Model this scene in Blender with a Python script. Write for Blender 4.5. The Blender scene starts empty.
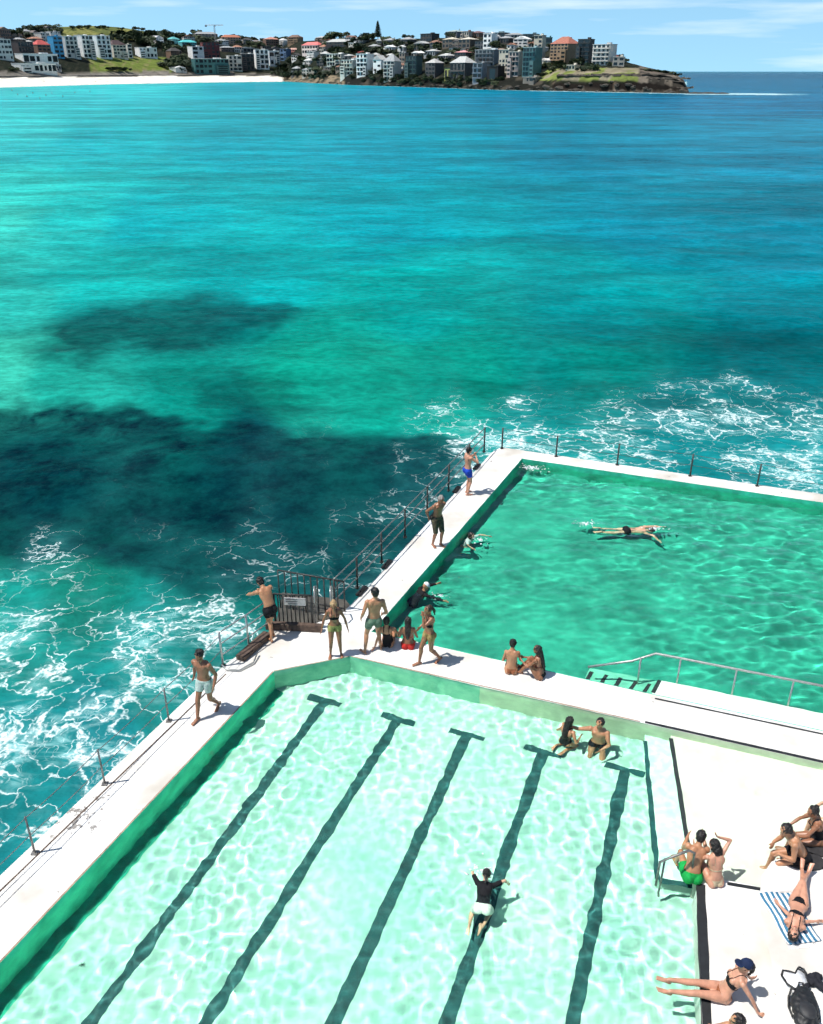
import bpy, bmesh, math, random
import numpy as np
from mathutils import Vector, Matrix, noise
from mathutils.geometry import tessellate_polygon
from mathutils.bvhtree import BVHTree
R = math.radians
SC = bpy.context.scene
COL = SC.collection
rnd = random.Random(7)

# ------------------------------------------------------------------ camera geometry
F_PX, PITCH, EYE = 865.0, R(27.0), 13.0
CX, CY = 411.5, 512.0

def ray(px, py):
    u = px - CX; v = py - CY
    return Vector((u, F_PX*math.cos(PITCH) - v*math.sin(PITCH), -F_PX*math.sin(PITCH) - v*math.cos(PITCH)))

def G(px, py, z=0.0):
    d = ray(px, py); t = (z - EYE)/d.z
    return Vector((d.x*t, d.y*t, z))

def GW(px, py, zw, zf):
    """where a sight line lands on a floor zf below still water zw (bent by the water)"""
    d = ray(px, py).normalized(); t = (zw - EYE)/d.z
    p = Vector((0, 0, EYE)) + d*t
    h = Vector((d.x, d.y, 0)); s = h.length/1.33
    q = h.normalized()*s + Vector((0, 0, -math.sqrt(1 - s*s)))
    return p + q*((zf - zw)/q.z)

SEA, WZ, FZ = -1.2, -0.09, -.80          # sea level, pool water level, pool floor level
F2Z = -.80
P2 = lambda v: Vector((v.x, v.y))

# ------------------------------------------------------------------ helpers
def link(o, parent=None):
    COL.objects.link(o)
    if parent is not None: o.parent = parent
    return o

def mesh_obj(name, verts, faces, mats, parent=None, smooth=False, midx=None):
    me = bpy.data.meshes.new(name)
    me.from_pydata([tuple(v) for v in verts], [], faces)
    for m in (mats if isinstance(mats, (list, tuple)) else [mats]): me.materials.append(m)
    if smooth: me.polygons.foreach_set('use_smooth', [True]*len(me.polygons))
    if midx: me.polygons.foreach_set('material_index', midx)
    me.update()
    return link(bpy.data.objects.new(name, me), parent)

def bm_obj(name, bm, mats, parent=None, smooth=False):
    me = bpy.data.meshes.new(name); bmesh.ops.recalc_face_normals(bm, faces=bm.faces[:])
    bm.to_mesh(me); bm.free()
    for m in (mats if isinstance(mats, (list, tuple)) else [mats]): me.materials.append(m)
    if smooth: me.polygons.foreach_set('use_smooth', [True]*len(me.polygons))
    return link(bpy.data.objects.new(name, me), parent)

def thing(name, label, cat, loc=(0, 0, 0), rz=0, group=None):
    o = link(bpy.data.objects.new(name, None)); o.location = loc; o.rotation_euler = (0, 0, rz)
    o.empty_display_size = .1
    tag(o, label, cat, group); return o

def tag(o, label=None, cat=None, group=None, kind=None):
    if label: o['label'] = label
    if cat: o['category'] = cat
    if group: o['group'] = group
    if kind: o['kind'] = kind
    return o

def structure(o): o['kind'] = 'structure'; o.cycles.is_caustics_receiver = True; return o

def add_box(bm, c, s, rz=0, M=None, bevel=0):
    m = Matrix.Translation(c) @ Matrix.Rotation(rz, 4, 'Z') @ Matrix.Diagonal((s[0], s[1], s[2], 1))
    if M is not None: m = M @ m
    r = bmesh.ops.create_cube(bm, size=1, matrix=m)
    if bevel:
        es = list({e for v in r['verts'] for e in v.link_edges})
        bmesh.ops.bevel(bm, geom=es, offset=bevel, segments=2, affect='EDGES')

def add_tube(bm, pts, r, seg=8, r2=None):
    pts = [Vector(p) for p in pts]; n = len(pts); rings = []
    for i, p in enumerate(pts):
        t = (pts[min(i+1, n-1)] - pts[max(i-1, 0)]).normalized()
        a = t.cross(Vector((0, 0, 1)))
        if a.length < 1e-3: a = t.cross(Vector((0, 1, 0)))
        a.normalize(); b = t.cross(a)
        rr = r if r2 is None else r + (r2 - r)*i/(n-1)
        rings.append([bm.verts.new(p + (a*math.cos(k*2*math.pi/seg) + b*math.sin(k*2*math.pi/seg))*rr) for k in range(seg)])
    for i in range(n-1):
        for k in range(seg):
            bm.faces.new((rings[i][k], rings[i][(k+1) % seg], rings[i+1][(k+1) % seg], rings[i+1][k]))
    bm.faces.new(rings[0][::-1]); bm.faces.new(rings[-1])

def tube_obj(name, pts, r, m, parent=None, seg=8, r2=None):
    bm = bmesh.new(); add_tube(bm, pts, r, seg, r2); return bm_obj(name, bm, m, parent, True)

def box_obj(name, c, s, m, parent=None, rz=0, bevel=0):
    bm = bmesh.new(); add_box(bm, c, s, rz, bevel=bevel); return bm_obj(name, bm, m, parent)

def prism(name, loops, z1, z0, mats, parent=None, wall_mat=None):
    """slab with holes: loops[0] outer, others holes (2D points); wall_mat(loop, edge) -> material index"""
    allp = [Vector((p[0], p[1], 0)) for l in loops for p in l]
    tri = tessellate_polygon([[Vector((p[0], p[1], 0)) for p in l] for l in loops])
    n = len(allp); vs = [(p.x, p.y, z1) for p in allp] + [(p.x, p.y, z0) for p in allp]
    fs, mi = [], []
    for t in tri:
        a, b, c = [allp[i] for i in t]
        if (b - a).cross(c - a).z < 0: t = (t[0], t[2], t[1])
        fs.append(tuple(t)); mi.append(0)
    off = 0
    for li, l in enumerate(loops):
        k = len(l)
        for i in range(k):
            a, b = off + i, off + (i+1) % k
            fs.append((a, b, b+n, a+n)); mi.append(wall_mat(li, i) if wall_mat else 0)
        off += k
    o = mesh_obj(name, vs, fs, mats, parent, False, mi)
    return o

def strip(name, a, b, w, z, m):
    a = Vector((a[0], a[1])); b = Vector((b[0], b[1])); n = (b-a).normalized(); n = Vector((-n.y, n.x))*w/2
    k = max(2, int((b-a).length/.35)); vs = []; fs = []
    for i in range(k+1):
        p = a + (b-a)*i/k
        ww = 1 + .25*noise.noise(Vector((p.x*3, p.y*3, z)))
        vs += [(p.x+n.x*ww, p.y+n.y*ww, z), (p.x-n.x*ww, p.y-n.y*ww, z)]
        if i: fs.append((2*i-2, 2*i-1, 2*i+1, 2*i))
    return mesh_obj(name, vs, fs, m)

def srgb(r, g, b, k=1.0):
    f = lambda c: ((c/255.0)/12.92 if c <= 10 else ((c/255.0+.055)/1.055)**2.4)*k
    return (f(r), f(g), f(b))

# ------------------------------------------------------------------ materials
def new_mat(name):
    m = bpy.data.materials.new(name); m.use_nodes = True
    nt = m.node_tree; return m, nt, nt.nodes['Principled BSDF']

def N(nt, typ, **kw):
    n = nt.nodes.new(typ)
    for k, v in kw.items():
        if k in n.inputs: n.inputs[k].default_value = v
        else: setattr(n, k, v)
    return n

def simple(name, col, rough=.6, var=.15, scale=6.0, bump=0.0, metal=0.0, spec=.5, col2=None):
    """base colour broken up by noise, with optional bump"""
    m, nt, b = new_mat(name); L = nt.links.new
    tc = N(nt, 'ShaderNodeTexCoord'); nz = N(nt, 'ShaderNodeTexNoise'); nz.inputs['Scale'].default_value = scale
    nz.inputs['Detail'].default_value = 6; nz.inputs['Roughness'].default_value = .6
    L(tc.outputs['Object'], nz.inputs['Vector'])
    cr = N(nt, 'ShaderNodeValToRGB'); cr.color_ramp.elements[0].position = .35; cr.color_ramp.elements[1].position = .65
    c2 = col2 or tuple(min(1, c*(1+var)) for c in col)
    cr.color_ramp.elements[0].color = (*[c*(1-var) for c in col], 1); cr.color_ramp.elements[1].color = (*c2, 1)
    L(nz.outputs['Fac'], cr.inputs['Fac']); L(cr.outputs['Color'], b.inputs['Base Color'])
    b.inputs['Roughness'].default_value = rough; b.inputs['Metallic'].default_value = metal
    b.inputs['Specular IOR Level'].default_value = spec
    if bump:
        bp = N(nt, 'ShaderNodeBump'); bp.inputs['Strength'].default_value = bump; bp.inputs['Distance'].default_value = .02
        L(nz.outputs['Fac'], bp.inputs['Height']); L(bp.outputs['Normal'], b.inputs['Normal'])
    return m

_mc = {}
def M(key, *a, **k):
    if key not in _mc: _mc[key] = simple(key, *a, **k)
    return _mc[key]

def mat_deck():
    m, nt, b = new_mat('white_painted_concrete'); L = nt.links.new
    tc = N(nt, 'ShaderNodeTexCoord')
    n1 = N(nt, 'ShaderNodeTexNoise'); n1.inputs['Scale'].default_value = .7; n1.inputs['Detail'].default_value = 8
    n2 = N(nt, 'ShaderNodeTexNoise'); n2.inputs['Scale'].default_value = 2.2; n2.inputs['Detail'].default_value = 10; n2.inputs['Roughness'].default_value = .7
    n3 = N(nt, 'ShaderNodeTexNoise'); n3.inputs['Scale'].default_value = 14; n3.inputs['Detail'].default_value = 6
    for n in (n1, n2, n3): L(tc.outputs['Object'], n.inputs['Vector'])
    c1 = N(nt, 'ShaderNodeValToRGB'); e = c1.color_ramp.elements
    e[0].position = .3; e[0].color = (.50, .46, .40, 1); e[1].position = .62; e[1].color = (.78, .765, .73, 1)
    L(n1.outputs['Fac'], c1.inputs['Fac'])
    # dark scuffs where paint has gone: small, sparse
    t2 = N(nt, 'ShaderNodeValToRGB'); e = t2.color_ramp.elements
    e[0].position = .635; e[0].color = (0, 0, 0, 1); e[1].position = .69; e[1].color = (1, 1, 1, 1)
    L(n2.outputs['Fac'], t2.inputs['Fac'])
    # a worn area on the left walkway
    sc = N(nt, 'ShaderNodeVectorMath', operation='DISTANCE'); p = G(80, 815)
    sc.inputs[1].default_value = (p.x, p.y, 0); L(tc.outputs['Object'], sc.inputs[0])
    mr = N(nt, 'ShaderNodeMapRange'); mr.inputs['From Min'].default_value = 0; mr.inputs['From Max'].default_value = 1.3
    mr.inputs['To Min'].default_value = .24; mr.inputs['To Max'].default_value = 0
    L(sc.outputs['Value'], mr.inputs['Value'])
    n4 = N(nt, 'ShaderNodeTexNoise'); n4.inputs['Scale'].default_value = 5; n4.inputs['Detail'].default_value = 8; n4.inputs['Roughness'].default_value = .65
    L(tc.outputs['Object'], n4.inputs['Vector'])
    ad = N(nt, 'ShaderNodeMath', operation='ADD'); L(n4.outputs['Fac'], ad.inputs[0]); L(mr.outputs['Result'], ad.inputs[1])
    t4 = N(nt, 'ShaderNodeMapRange'); t4.inputs['From Min'].default_value = .72; t4.inputs['From Max'].default_value = .76
    L(ad.outputs[0], t4.inputs['Value'])
    mx = N(nt, 'ShaderNodeMath', operation='MAXIMUM'); L(t2.outputs['Color'], mx.inputs[0]); L(t4.outputs['Result'], mx.inputs[1])
    mul = N(nt, 'ShaderNodeMath', operation='MULTIPLY'); L(mx.outputs[0], mul.inputs[0]); mul.inputs[1].default_value = .8
    mix = N(nt, 'ShaderNodeMix', data_type='RGBA'); L(mul.outputs[0], mix.inputs[0]); L(c1.outputs['Color'], mix.inputs[6])
    mix.inputs[7].default_value = (.12, .10, .085, 1); L(mix.outputs[2], b.inputs['Base Color'])
    b.inputs['Roughness'].default_value = .7
    bp = N(nt, 'ShaderNodeBump'); bp.inputs['Strength'].default_value = .25; bp.inputs['Distance'].default_value = .01
    L(n3.outputs['Fac'], bp.inputs['Height']); L(bp.outputs['Normal'], b.inputs['Normal'])
    return m

def mat_water(name, tint, rough=0.0):
    m, nt, b = new_mat(name)
    b.inputs['Transmission Weight'].default_value = 1; b.inputs['IOR'].default_value = 1.33
    b.inputs['Roughness'].default_value = rough; b.inputs['Base Color'].default_value = (*tint, 1)
    return m

def mat_sea():
    m, nt, b = new_mat('sea_water'); L = nt.links.new
    tc = N(nt, 'ShaderNodeTexCoord'); O = tc.outputs['Object']
    body = N(nt, 'ShaderNodeAttribute', attribute_name='body'); zone = N(nt, 'ShaderNodeAttribute', attribute_name='zone')
    sep = N(nt, 'ShaderNodeSeparateColor'); L(zone.outputs['Color'], sep.inputs[0])   # r foam, g dark patches, b near
    def noi(scale, detail=4, rough=.55, vec=O, stretch=None, dist=0, rot=12):
        n = N(nt, 'ShaderNodeTexNoise'); n.inputs['Scale'].default_value = scale; n.inputs['Detail'].default_value = detail
        n.inputs['Roughness'].default_value = rough; n.inputs['Distortion'].default_value = dist
        if stretch:
            mp = N(nt, 'ShaderNodeMapping'); mp.inputs['Scale'].default_value = stretch; mp.inputs['Rotation'].default_value = (0, 0, R(rot)); L(vec, mp.inputs['Vector']); vec = mp.outputs[0]
        L(vec, n.inputs['Vector']); return n
    def math_(op, a, b_, clamp=False):
        n = N(nt, 'ShaderNodeMath', operation=op); n.use_clamp = clamp
        for i, x in enumerate((a, b_)):
            if isinstance(x, (int, float)): n.inputs[i].default_value = x
            else: L(x, n.inputs[i])
        return n.outputs[0]
    def rng(v, a, b_, c=0, d=1, smooth=True):
        n = N(nt, 'ShaderNodeMapRange'); n.interpolation_type = 'SMOOTHSTEP' if smooth else 'LINEAR'
        for k, x in (('From Min', a), ('From Max', b_), ('To Min', c), ('To Max', d)):
            if isinstance(x, (int, float)): n.inputs[k].default_value = x
            else: L(x, n.inputs[k])
        L(v, n.inputs['Value']); return n.outputs['Result']
    def mixc(f, a, b_, mode='MIX'):
        n = N(nt, 'ShaderNodeMix', data_type='RGBA'); n.blend_type = mode
        for i, x in ((0, f), (6, a), (7, b_)):
            if isinstance(x, tuple): n.inputs[i].default_value = (*x, 1)
            elif isinstance(x, (int, float)): n.inputs[i].default_value = x
            else: L(x, n.inputs[i])
        return n.outputs[2]
    w1 = noi(.05, 3, .6, stretch=(1, 2.2, 1)); w2 = noi(.35, 3, .62, stretch=(1, 1.7, 1)); w3 = noi(1.6, 3, .6, stretch=(1, 1.6, 1))
    w0 = noi(.011, 3, .55, stretch=(1, 3.4, 1), rot=-24); w4 = noi(5.5, 1, .6)
    # swell and wave shading put into the body colour as noise bands
    k0 = rng(w0.outputs['Fac'], .3, .7, .74, 1.28); k1 = rng(w1.outputs['Fac'], .3, .7, .80, 1.22); k2 = rng(w2.outputs['Fac'], .3, .7, .82, 1.2); k3 = rng(w3.outputs['Fac'], .3, .7, .84, 1.18)
    k = math_('MULTIPLY', math_('MULTIPLY', k0, k1), math_('MULTIPLY', k2, k3))
    col = mixc(1.0, body.outputs['Color'], k, 'MULTIPLY')
    # dark patches of the sea: the large near one and reefs
    rn = noi(.45, 4, .65, dist=.6); rmask = math_('MULTIPLY', sep.outputs[1], rng(rn.outputs['Fac'], .36, .64, 1.0, .8))
    dark_patch_col = mixc(rng(noi(.8, 4, .7).outputs['Fac'], .35, .65), (.0005, .011, .019), (.0015, .038, .042))
    col = mixc(rmask, col, dark_patch_col)
    # lacy foam
    wv = noi(.55, 3, .6); wsub = N(nt, 'ShaderNodeVectorMath', operation='SUBTRACT'); L(wv.outputs['Color'], wsub.inputs[0]); wsub.inputs[1].default_value = (.5, .5, .5)
    wsc = N(nt, 'ShaderNodeVectorMath', operation='SCALE'); L(wsub.outputs[0], wsc.inputs[0]); wsc.inputs['Scale'].default_value = 3.2
    wad = N(nt, 'ShaderNodeVectorMath', operation='ADD'); L(O, wad.inputs[0]); L(wsc.outputs[0], wad.inputs[1])
    wv2 = noi(3.0, 2, .65); ws2 = N(nt, 'ShaderNodeVectorMath', operation='SUBTRACT'); L(wv2.outputs['Color'], ws2.inputs[0]); ws2.inputs[1].default_value = (.5, .5, .5)
    wc2 = N(nt, 'ShaderNodeVectorMath', operation='SCALE'); L(ws2.outputs[0], wc2.inputs[0]); wc2.inputs['Scale'].default_value = .55
    wa2 = N(nt, 'ShaderNodeVectorMath', operation='ADD'); L(wad.outputs[0], wa2.inputs[0]); L(wc2.outputs[0], wa2.inputs[1])
    def lace(scale, wd):
        mp = N(nt, 'ShaderNodeMapping'); mp.inputs['Scale'].default_value = (1, 1.25, 0); L(wa2.outputs[0], mp.inputs['Vector'])
        v = N(nt, 'ShaderNodeTexVoronoi', feature='DISTANCE_TO_EDGE'); v.inputs['Scale'].default_value = scale; L(mp.outputs[0], v.inputs['Vector'])
        return math_('POWER', rng(v.outputs['Distance'], 0.0, wd, 1.0, 0.0), 1.8)
    fd = sep.outputs[0]; patch = noi(.33, 3, .6)
    fd = math_('MULTIPLY', fd, .61)
    dens = math_('MULTIPLY', fd, rng(patch.outputs['Fac'], .36, .62, .38, 1.15), True)
    l1 = lace(.85, math_('MAXIMUM', math_('MULTIPLY', dens, .26), .004))
    l2 = lace(2.3, math_('MAXIMUM', math_('MULTIPLY', math_('POWER', dens, 1.6), .34), .004))
    brk = rng(noi(7, 2, .7).outputs['Fac'], .36, .56, .15, 1.0)
    foam = math_('MAXIMUM', math_('MULTIPLY', l1, rng(dens, .05, .32)), math_('MULTIPLY', l2, rng(dens, .22, .62)))
    wash = math_('MULTIPLY', rng(dens, .62, 1.25), rng(w3.outputs['Fac'], .46, .66))
    foam = math_('MULTIPLY', math_('MAXIMUM', foam, wash), brk, True)
    aer = math_('MULTIPLY', dens, .5)
    col = mixc(aer, col, (.07, .42, .43))
    mv = noi(.9, 4, .6, stretch=(1, 2.6, 1), dist=1.2)
    milk = math_('MULTIPLY', rng(mv.outputs['Fac'], .44, .68), rng(dens, .14, .62, 0, .85))
    col = mixc(milk, col, (.30, .58, .58))
    col = mixc(foam, col, (.66, .77, .77))
    L(col, b.inputs['Base Color'])
    b.inputs['Roughness'].default_value = .22; b.inputs['Specular IOR Level'].default_value = .10; b.inputs['IOR'].default_value = 1.045
    L(rng(foam, 0, .5, .2, .8), b.inputs['Roughness'])
    h = math_('ADD', math_('ADD', math_('MULTIPLY', w1.outputs['Fac'], 1.6), math_('MULTIPLY', w2.outputs['Fac'], .75)), math_('ADD', math_('MULTIPLY', w3.outputs['Fac'], .22), math_('MULTIPLY', w4.outputs['Fac'], .035)))
    bp = N(nt, 'ShaderNodeBump'); bp.inputs['Strength'].default_value = .55; bp.inputs['Distance'].default_value = 1.0
    L(h, bp.inputs['Height']); L(bp.outputs['Normal'], b.inputs['Normal'])
    return m

def mat_attr(name, rough=.9, bump=.5, scale=.12):
    m, nt, b = new_mat(name); L = nt.links.new
    a = N(nt, 'ShaderNodeAttribute', attribute_name='cover'); tc = N(nt, 'ShaderNodeTexCoord')
    n = N(nt, 'ShaderNodeTexNoise'); n.inputs['Scale'].default_value = scale; n.inputs['Detail'].default_value = 9; n.inputs['Roughness'].default_value = .7
    L(tc.outputs['Object'], n.inputs['Vector'])
    mr = N(nt, 'ShaderNodeMapRange'); mr.inputs['From Min'].default_value = .3; mr.inputs['From Max'].default_value = .7
    mr.inputs['To Min'].default_value = .55; mr.inputs['To Max'].default_value = 1.35; L(n.outputs['Fac'], mr.inputs['Value'])
    mx = N(nt, 'ShaderNodeMix', data_type='RGBA'); mx.blend_type = 'MULTIPLY'; mx.inputs[0].default_value = 1
    L(a.outputs['Color'], mx.inputs[6]); L(mr.outputs['Result'], mx.inputs[7]); L(mx.outputs[2], b.inputs['Base Color'])
    b.inputs['Roughness'].default_value = rough; b.inputs['Specular IOR Level'].default_value = .1
    bp = N(nt, 'ShaderNodeBump'); bp.inputs['Strength'].default_value = bump; bp.inputs['Distance'].default_value = 2.5
    L(n.outputs['Fac'], bp.inputs['Height']); L(bp.outputs['Normal'], b.inputs['Normal'])
    return m

# ------------------------------------------------------------------ world, sun, camera
def setup():
    w = bpy.data.worlds.new('World'); SC.world = w; w.use_nodes = True; nt = w.node_tree; L = nt.links.new
    bg = nt.nodes['Background']
    sky = nt.nodes.new('ShaderNodeTexSky'); sky.sky_type = 'NISHITA'; sky.sun_disc = False
    sky.sun_elevation = SUN_EL; sky.sun_rotation = SUN_ROT; sky.altitude = 0; sky.air_density = 1.0; sky.dust_density = .25; sky.ozone_density = 3.0
    tc = nt.nodes.new('ShaderNodeTexCoord'); sx = nt.nodes.new('ShaderNodeSeparateXYZ'); L(tc.outputs['Generated'], sx.inputs[0])
    zz = nt.nodes.new('ShaderNodeMath'); zz.operation = 'MULTIPLY_ADD'; zz.inputs[1].default_value = .8; zz.inputs[2].default_value = .22; L(sx.outputs[2], zz.inputs[0])
    cb = nt.nodes.new('ShaderNodeCombineXYZ'); L(sx.outputs[0], cb.inputs[0]); L(sx.outputs[1], cb.inputs[1]); L(zz.outputs[0], cb.inputs[2]); L(cb.outputs[0], sky.inputs[0])
    # thin streaks of high cloud low over the sea
    mp = nt.nodes.new('ShaderNodeMapping'); mp.inputs['Scale'].default_value = (3, 3, 34); L(tc.outputs['Generated'], mp.inputs['Vector'])
    nz = nt.nodes.new('ShaderNodeTexNoise'); nz.inputs['Scale'].default_value = 1.7; nz.inputs['Detail'].default_value = 6; L(mp.outputs[0], nz.inputs['Vector'])
    cl = nt.nodes.new('ShaderNodeMapRange'); cl.inputs['From Min'].default_value = .52; cl.inputs['From Max'].default_value = .72; cl.inputs['To Max'].default_value = .55
    L(nz.outputs['Fac'], cl.inputs['Value'])
    # clean sea air: pull the low sky from haze white to a pale blue
    tint = nt.nodes.new('ShaderNodeMix'); tint.data_type = 'RGBA'; tint.blend_type = 'MULTIPLY'; tint.inputs[0].default_value = 1
    L(sky.outputs[0], tint.inputs[6]); 
    el = nt.nodes.new('ShaderNodeMapRange'); el.inputs['From Min'].default_value = .08; el.inputs['From Max'].default_value = .5; L(sx.outputs[2], el.inputs['Value'])
    tg = nt.nodes.new('ShaderNodeMix'); tg.data_type = 'RGBA'; L(el.outputs[0], tg.inputs[0]); tg.inputs[6].default_value = SKY_TINT; tg.inputs[7].default_value = (.80, .90, .95, 1); L(tg.outputs[2], tint.inputs[7])
    mx = nt.nodes.new('ShaderNodeMix'); mx.data_type = 'RGBA'; L(cl.outputs[0], mx.inputs[0]); L(tint.outputs[2], mx.inputs[6]); mx.inputs[7].default_value = CLOUD
    L(mx.outputs[2], bg.inputs['Color']); bg.inputs['Strength'].default_value = .082
    s = bpy.data.lights.new('sun', 'SUN'); s.energy = 4.8; s.angle = R(.53); s.color = (1, .965, .91); s.cycles.is_caustics_light = True
    so = link(bpy.data.objects.new('sun', s)); so.rotation_euler = (SUN_DIR).to_track_quat('Z', 'Y').to_euler(); so.location = (0, 0, 60)
    cam = bpy.data.cameras.new('camera'); co = link(bpy.data.objects.new('camera', cam)); co.location = (0, 0, EYE)
    co.rotation_euler = (math.pi/2 - PITCH, R(CAM_ROLL), 0); cam.sensor_fit = 'HORIZONTAL'; cam.sensor_width = 36; cam.lens = F_PX/823*36
    cam.clip_start = .1; cam.clip_end = 200000; SC.camera = co
    SC.view_settings.view_transform = 'Standard'; SC.view_settings.look = 'None'; SC.view_settings.exposure = 0.25; SC.view_settings.gamma = 1
    SC.cycles.use_denoising = True; SC.cycles.max_bounces = 6; SC.cycles.diffuse_bounces = 2; SC.cycles.glossy_bounces = 2; SC.cycles.transmission_bounces = 4; SC.cycles.use_adaptive_sampling = True; SC.cycles.adaptive_threshold = .06; SC.cycles.adaptive_min_samples = 16; SC.cycles.use_light_tree = False; SC.cycles.caustics_refractive = True
    SC.cycles.sample_clamp_indirect = 6
    SC.render.film_transparent = False
SUN_EL = R(64); SUN_DIR = Vector((-math.cos(SUN_EL)*.995, -math.cos(SUN_EL)*.24, math.sin(SUN_EL))).normalized()
SUN_ROT = math.atan2(SUN_DIR.x, SUN_DIR.y)
CAM_ROLL = 0.0
SKY_TINT = (2.1, 2.45, 2.1, 1); CLOUD = (11, 12, 12.8, 1)

# ------------------------------------------------------------------ people
V = Vector
SKINS = {'tan': (.42, .20, .105), 'pale': (.58, .34, .22), 'brown': (.27, .115, .058), 'deep': (.20, .085, .045), 'rose': (.52, .255, .165)}
def skin(k): return M('skin_' + k, SKINS[k], .38, .16, 7.0, .08, spec=.5)
def cloth(k, c, v=.2): return M('cloth_' + k, c, .8, v, 16.0, .2, spec=.2)
def hairm(k, c): return M('hair_' + k, c, .45, .45, 40.0, .6, spec=.4)

def loft(bm, rings, side, seg=12):
    """closed limb through (centre, half width, half depth); side = direction of the width"""
    n = len(rings); side = V(side).normalized(); rr = []
    for i, (c, w, d) in enumerate(rings):
        t = (rings[min(i+1, n-1)][0] - rings[max(i-1, 0)][0]).normalized()
        a = (side - t*side.dot(t)).normalized(); b = t.cross(a)
        rr.append((c, a, b, w, d, t))
    def mk(c, a, b, w, d): return [bm.verts.new(c + a*w*math.cos(k*2*math.pi/seg) + b*d*math.sin(k*2*math.pi/seg)) for k in range(seg)]
    R_ = []
    c, a, b, w, d, t = rr[0]; e = min(w, d)
    s0 = bm.verts.new(c - t*e); R_.append(mk(c - t*e*.7, a, b, w*.7, d*.7))
    for (c, a, b, w, d, t) in rr: R_.append(mk(c, a, b, w, d))
    c, a, b, w, d, t = rr[-1]; e = min(w, d)
    R_.append(mk(c + t*e*.7, a, b, w*.7, d*.7)); s1 = bm.verts.new(c + t*e)
    for i in range(len(R_)-1):
        for k in range(seg): bm.faces.new((R_[i][k], R_[i][(k+1) % seg], R_[i+1][(k+1) % seg], R_[i+1][k]))
    for k in range(seg):
        bm.faces.new((s0, R_[0][(k+1) % seg], R_[0][k])); bm.faces.new((s1, R_[-1][k], R_[-1][(k+1) % seg]))

def ell(bm, c, r, X, Y, Z, seg=16):
    m = Matrix((( X.x*r[0], Y.x*r[1], Z.x*r[2], c.x), (X.y*r[0], Y.y*r[1], Z.y*r[2], c.y), (X.z*r[0], Y.z*r[1], Z.z*r[2], c.z), (0, 0, 0, 1)))
    bmesh.ops.create_uvsphere(bm, u_segments=seg, v_segments=seg//2+2, radius=1, matrix=m)

def remesh(bm, vox, smooth=2):
    me = bpy.data.meshes.new('tmp'); bmesh.ops.recalc_face_normals(bm, faces=bm.faces[:]); bm.to_mesh(me); bm.free()
    o = bpy.data.objects.new('tmp', me); COL.objects.link(o)
    r = o.modifiers.new('r', 'REMESH'); r.mode = 'VOXEL'; r.voxel_size = vox; r.adaptivity = 0
    s = o.modifiers.new('s', 'SMOOTH'); s.iterations = smooth; s.factor = .5
    dg = bpy.context.evaluated_depsgraph_get(); out = bpy.data.meshes.new_from_object(o.evaluated_get(dg))
    bpy.data.objects.remove(o); bpy.data.meshes.remove(me)
    return out

def ik(a, tgt, l1, l2, pole):
    d = tgt - a; L = d.length; L2 = min(L, (l1+l2)*.998); dn = d.normalized(); tgt = a + dn*L2
    x = (l1*l1 - l2*l2 + L2*L2)/(2*L2); h = math.sqrt(max(l1*l1 - x*x, 0))
    p = pole - dn*pole.dot(dn)
    if p.length < 1e-4: p = V((0, 0, 1)) - dn*dn.z
    return a + dn*x + p.normalized()*h, tgt

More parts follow.
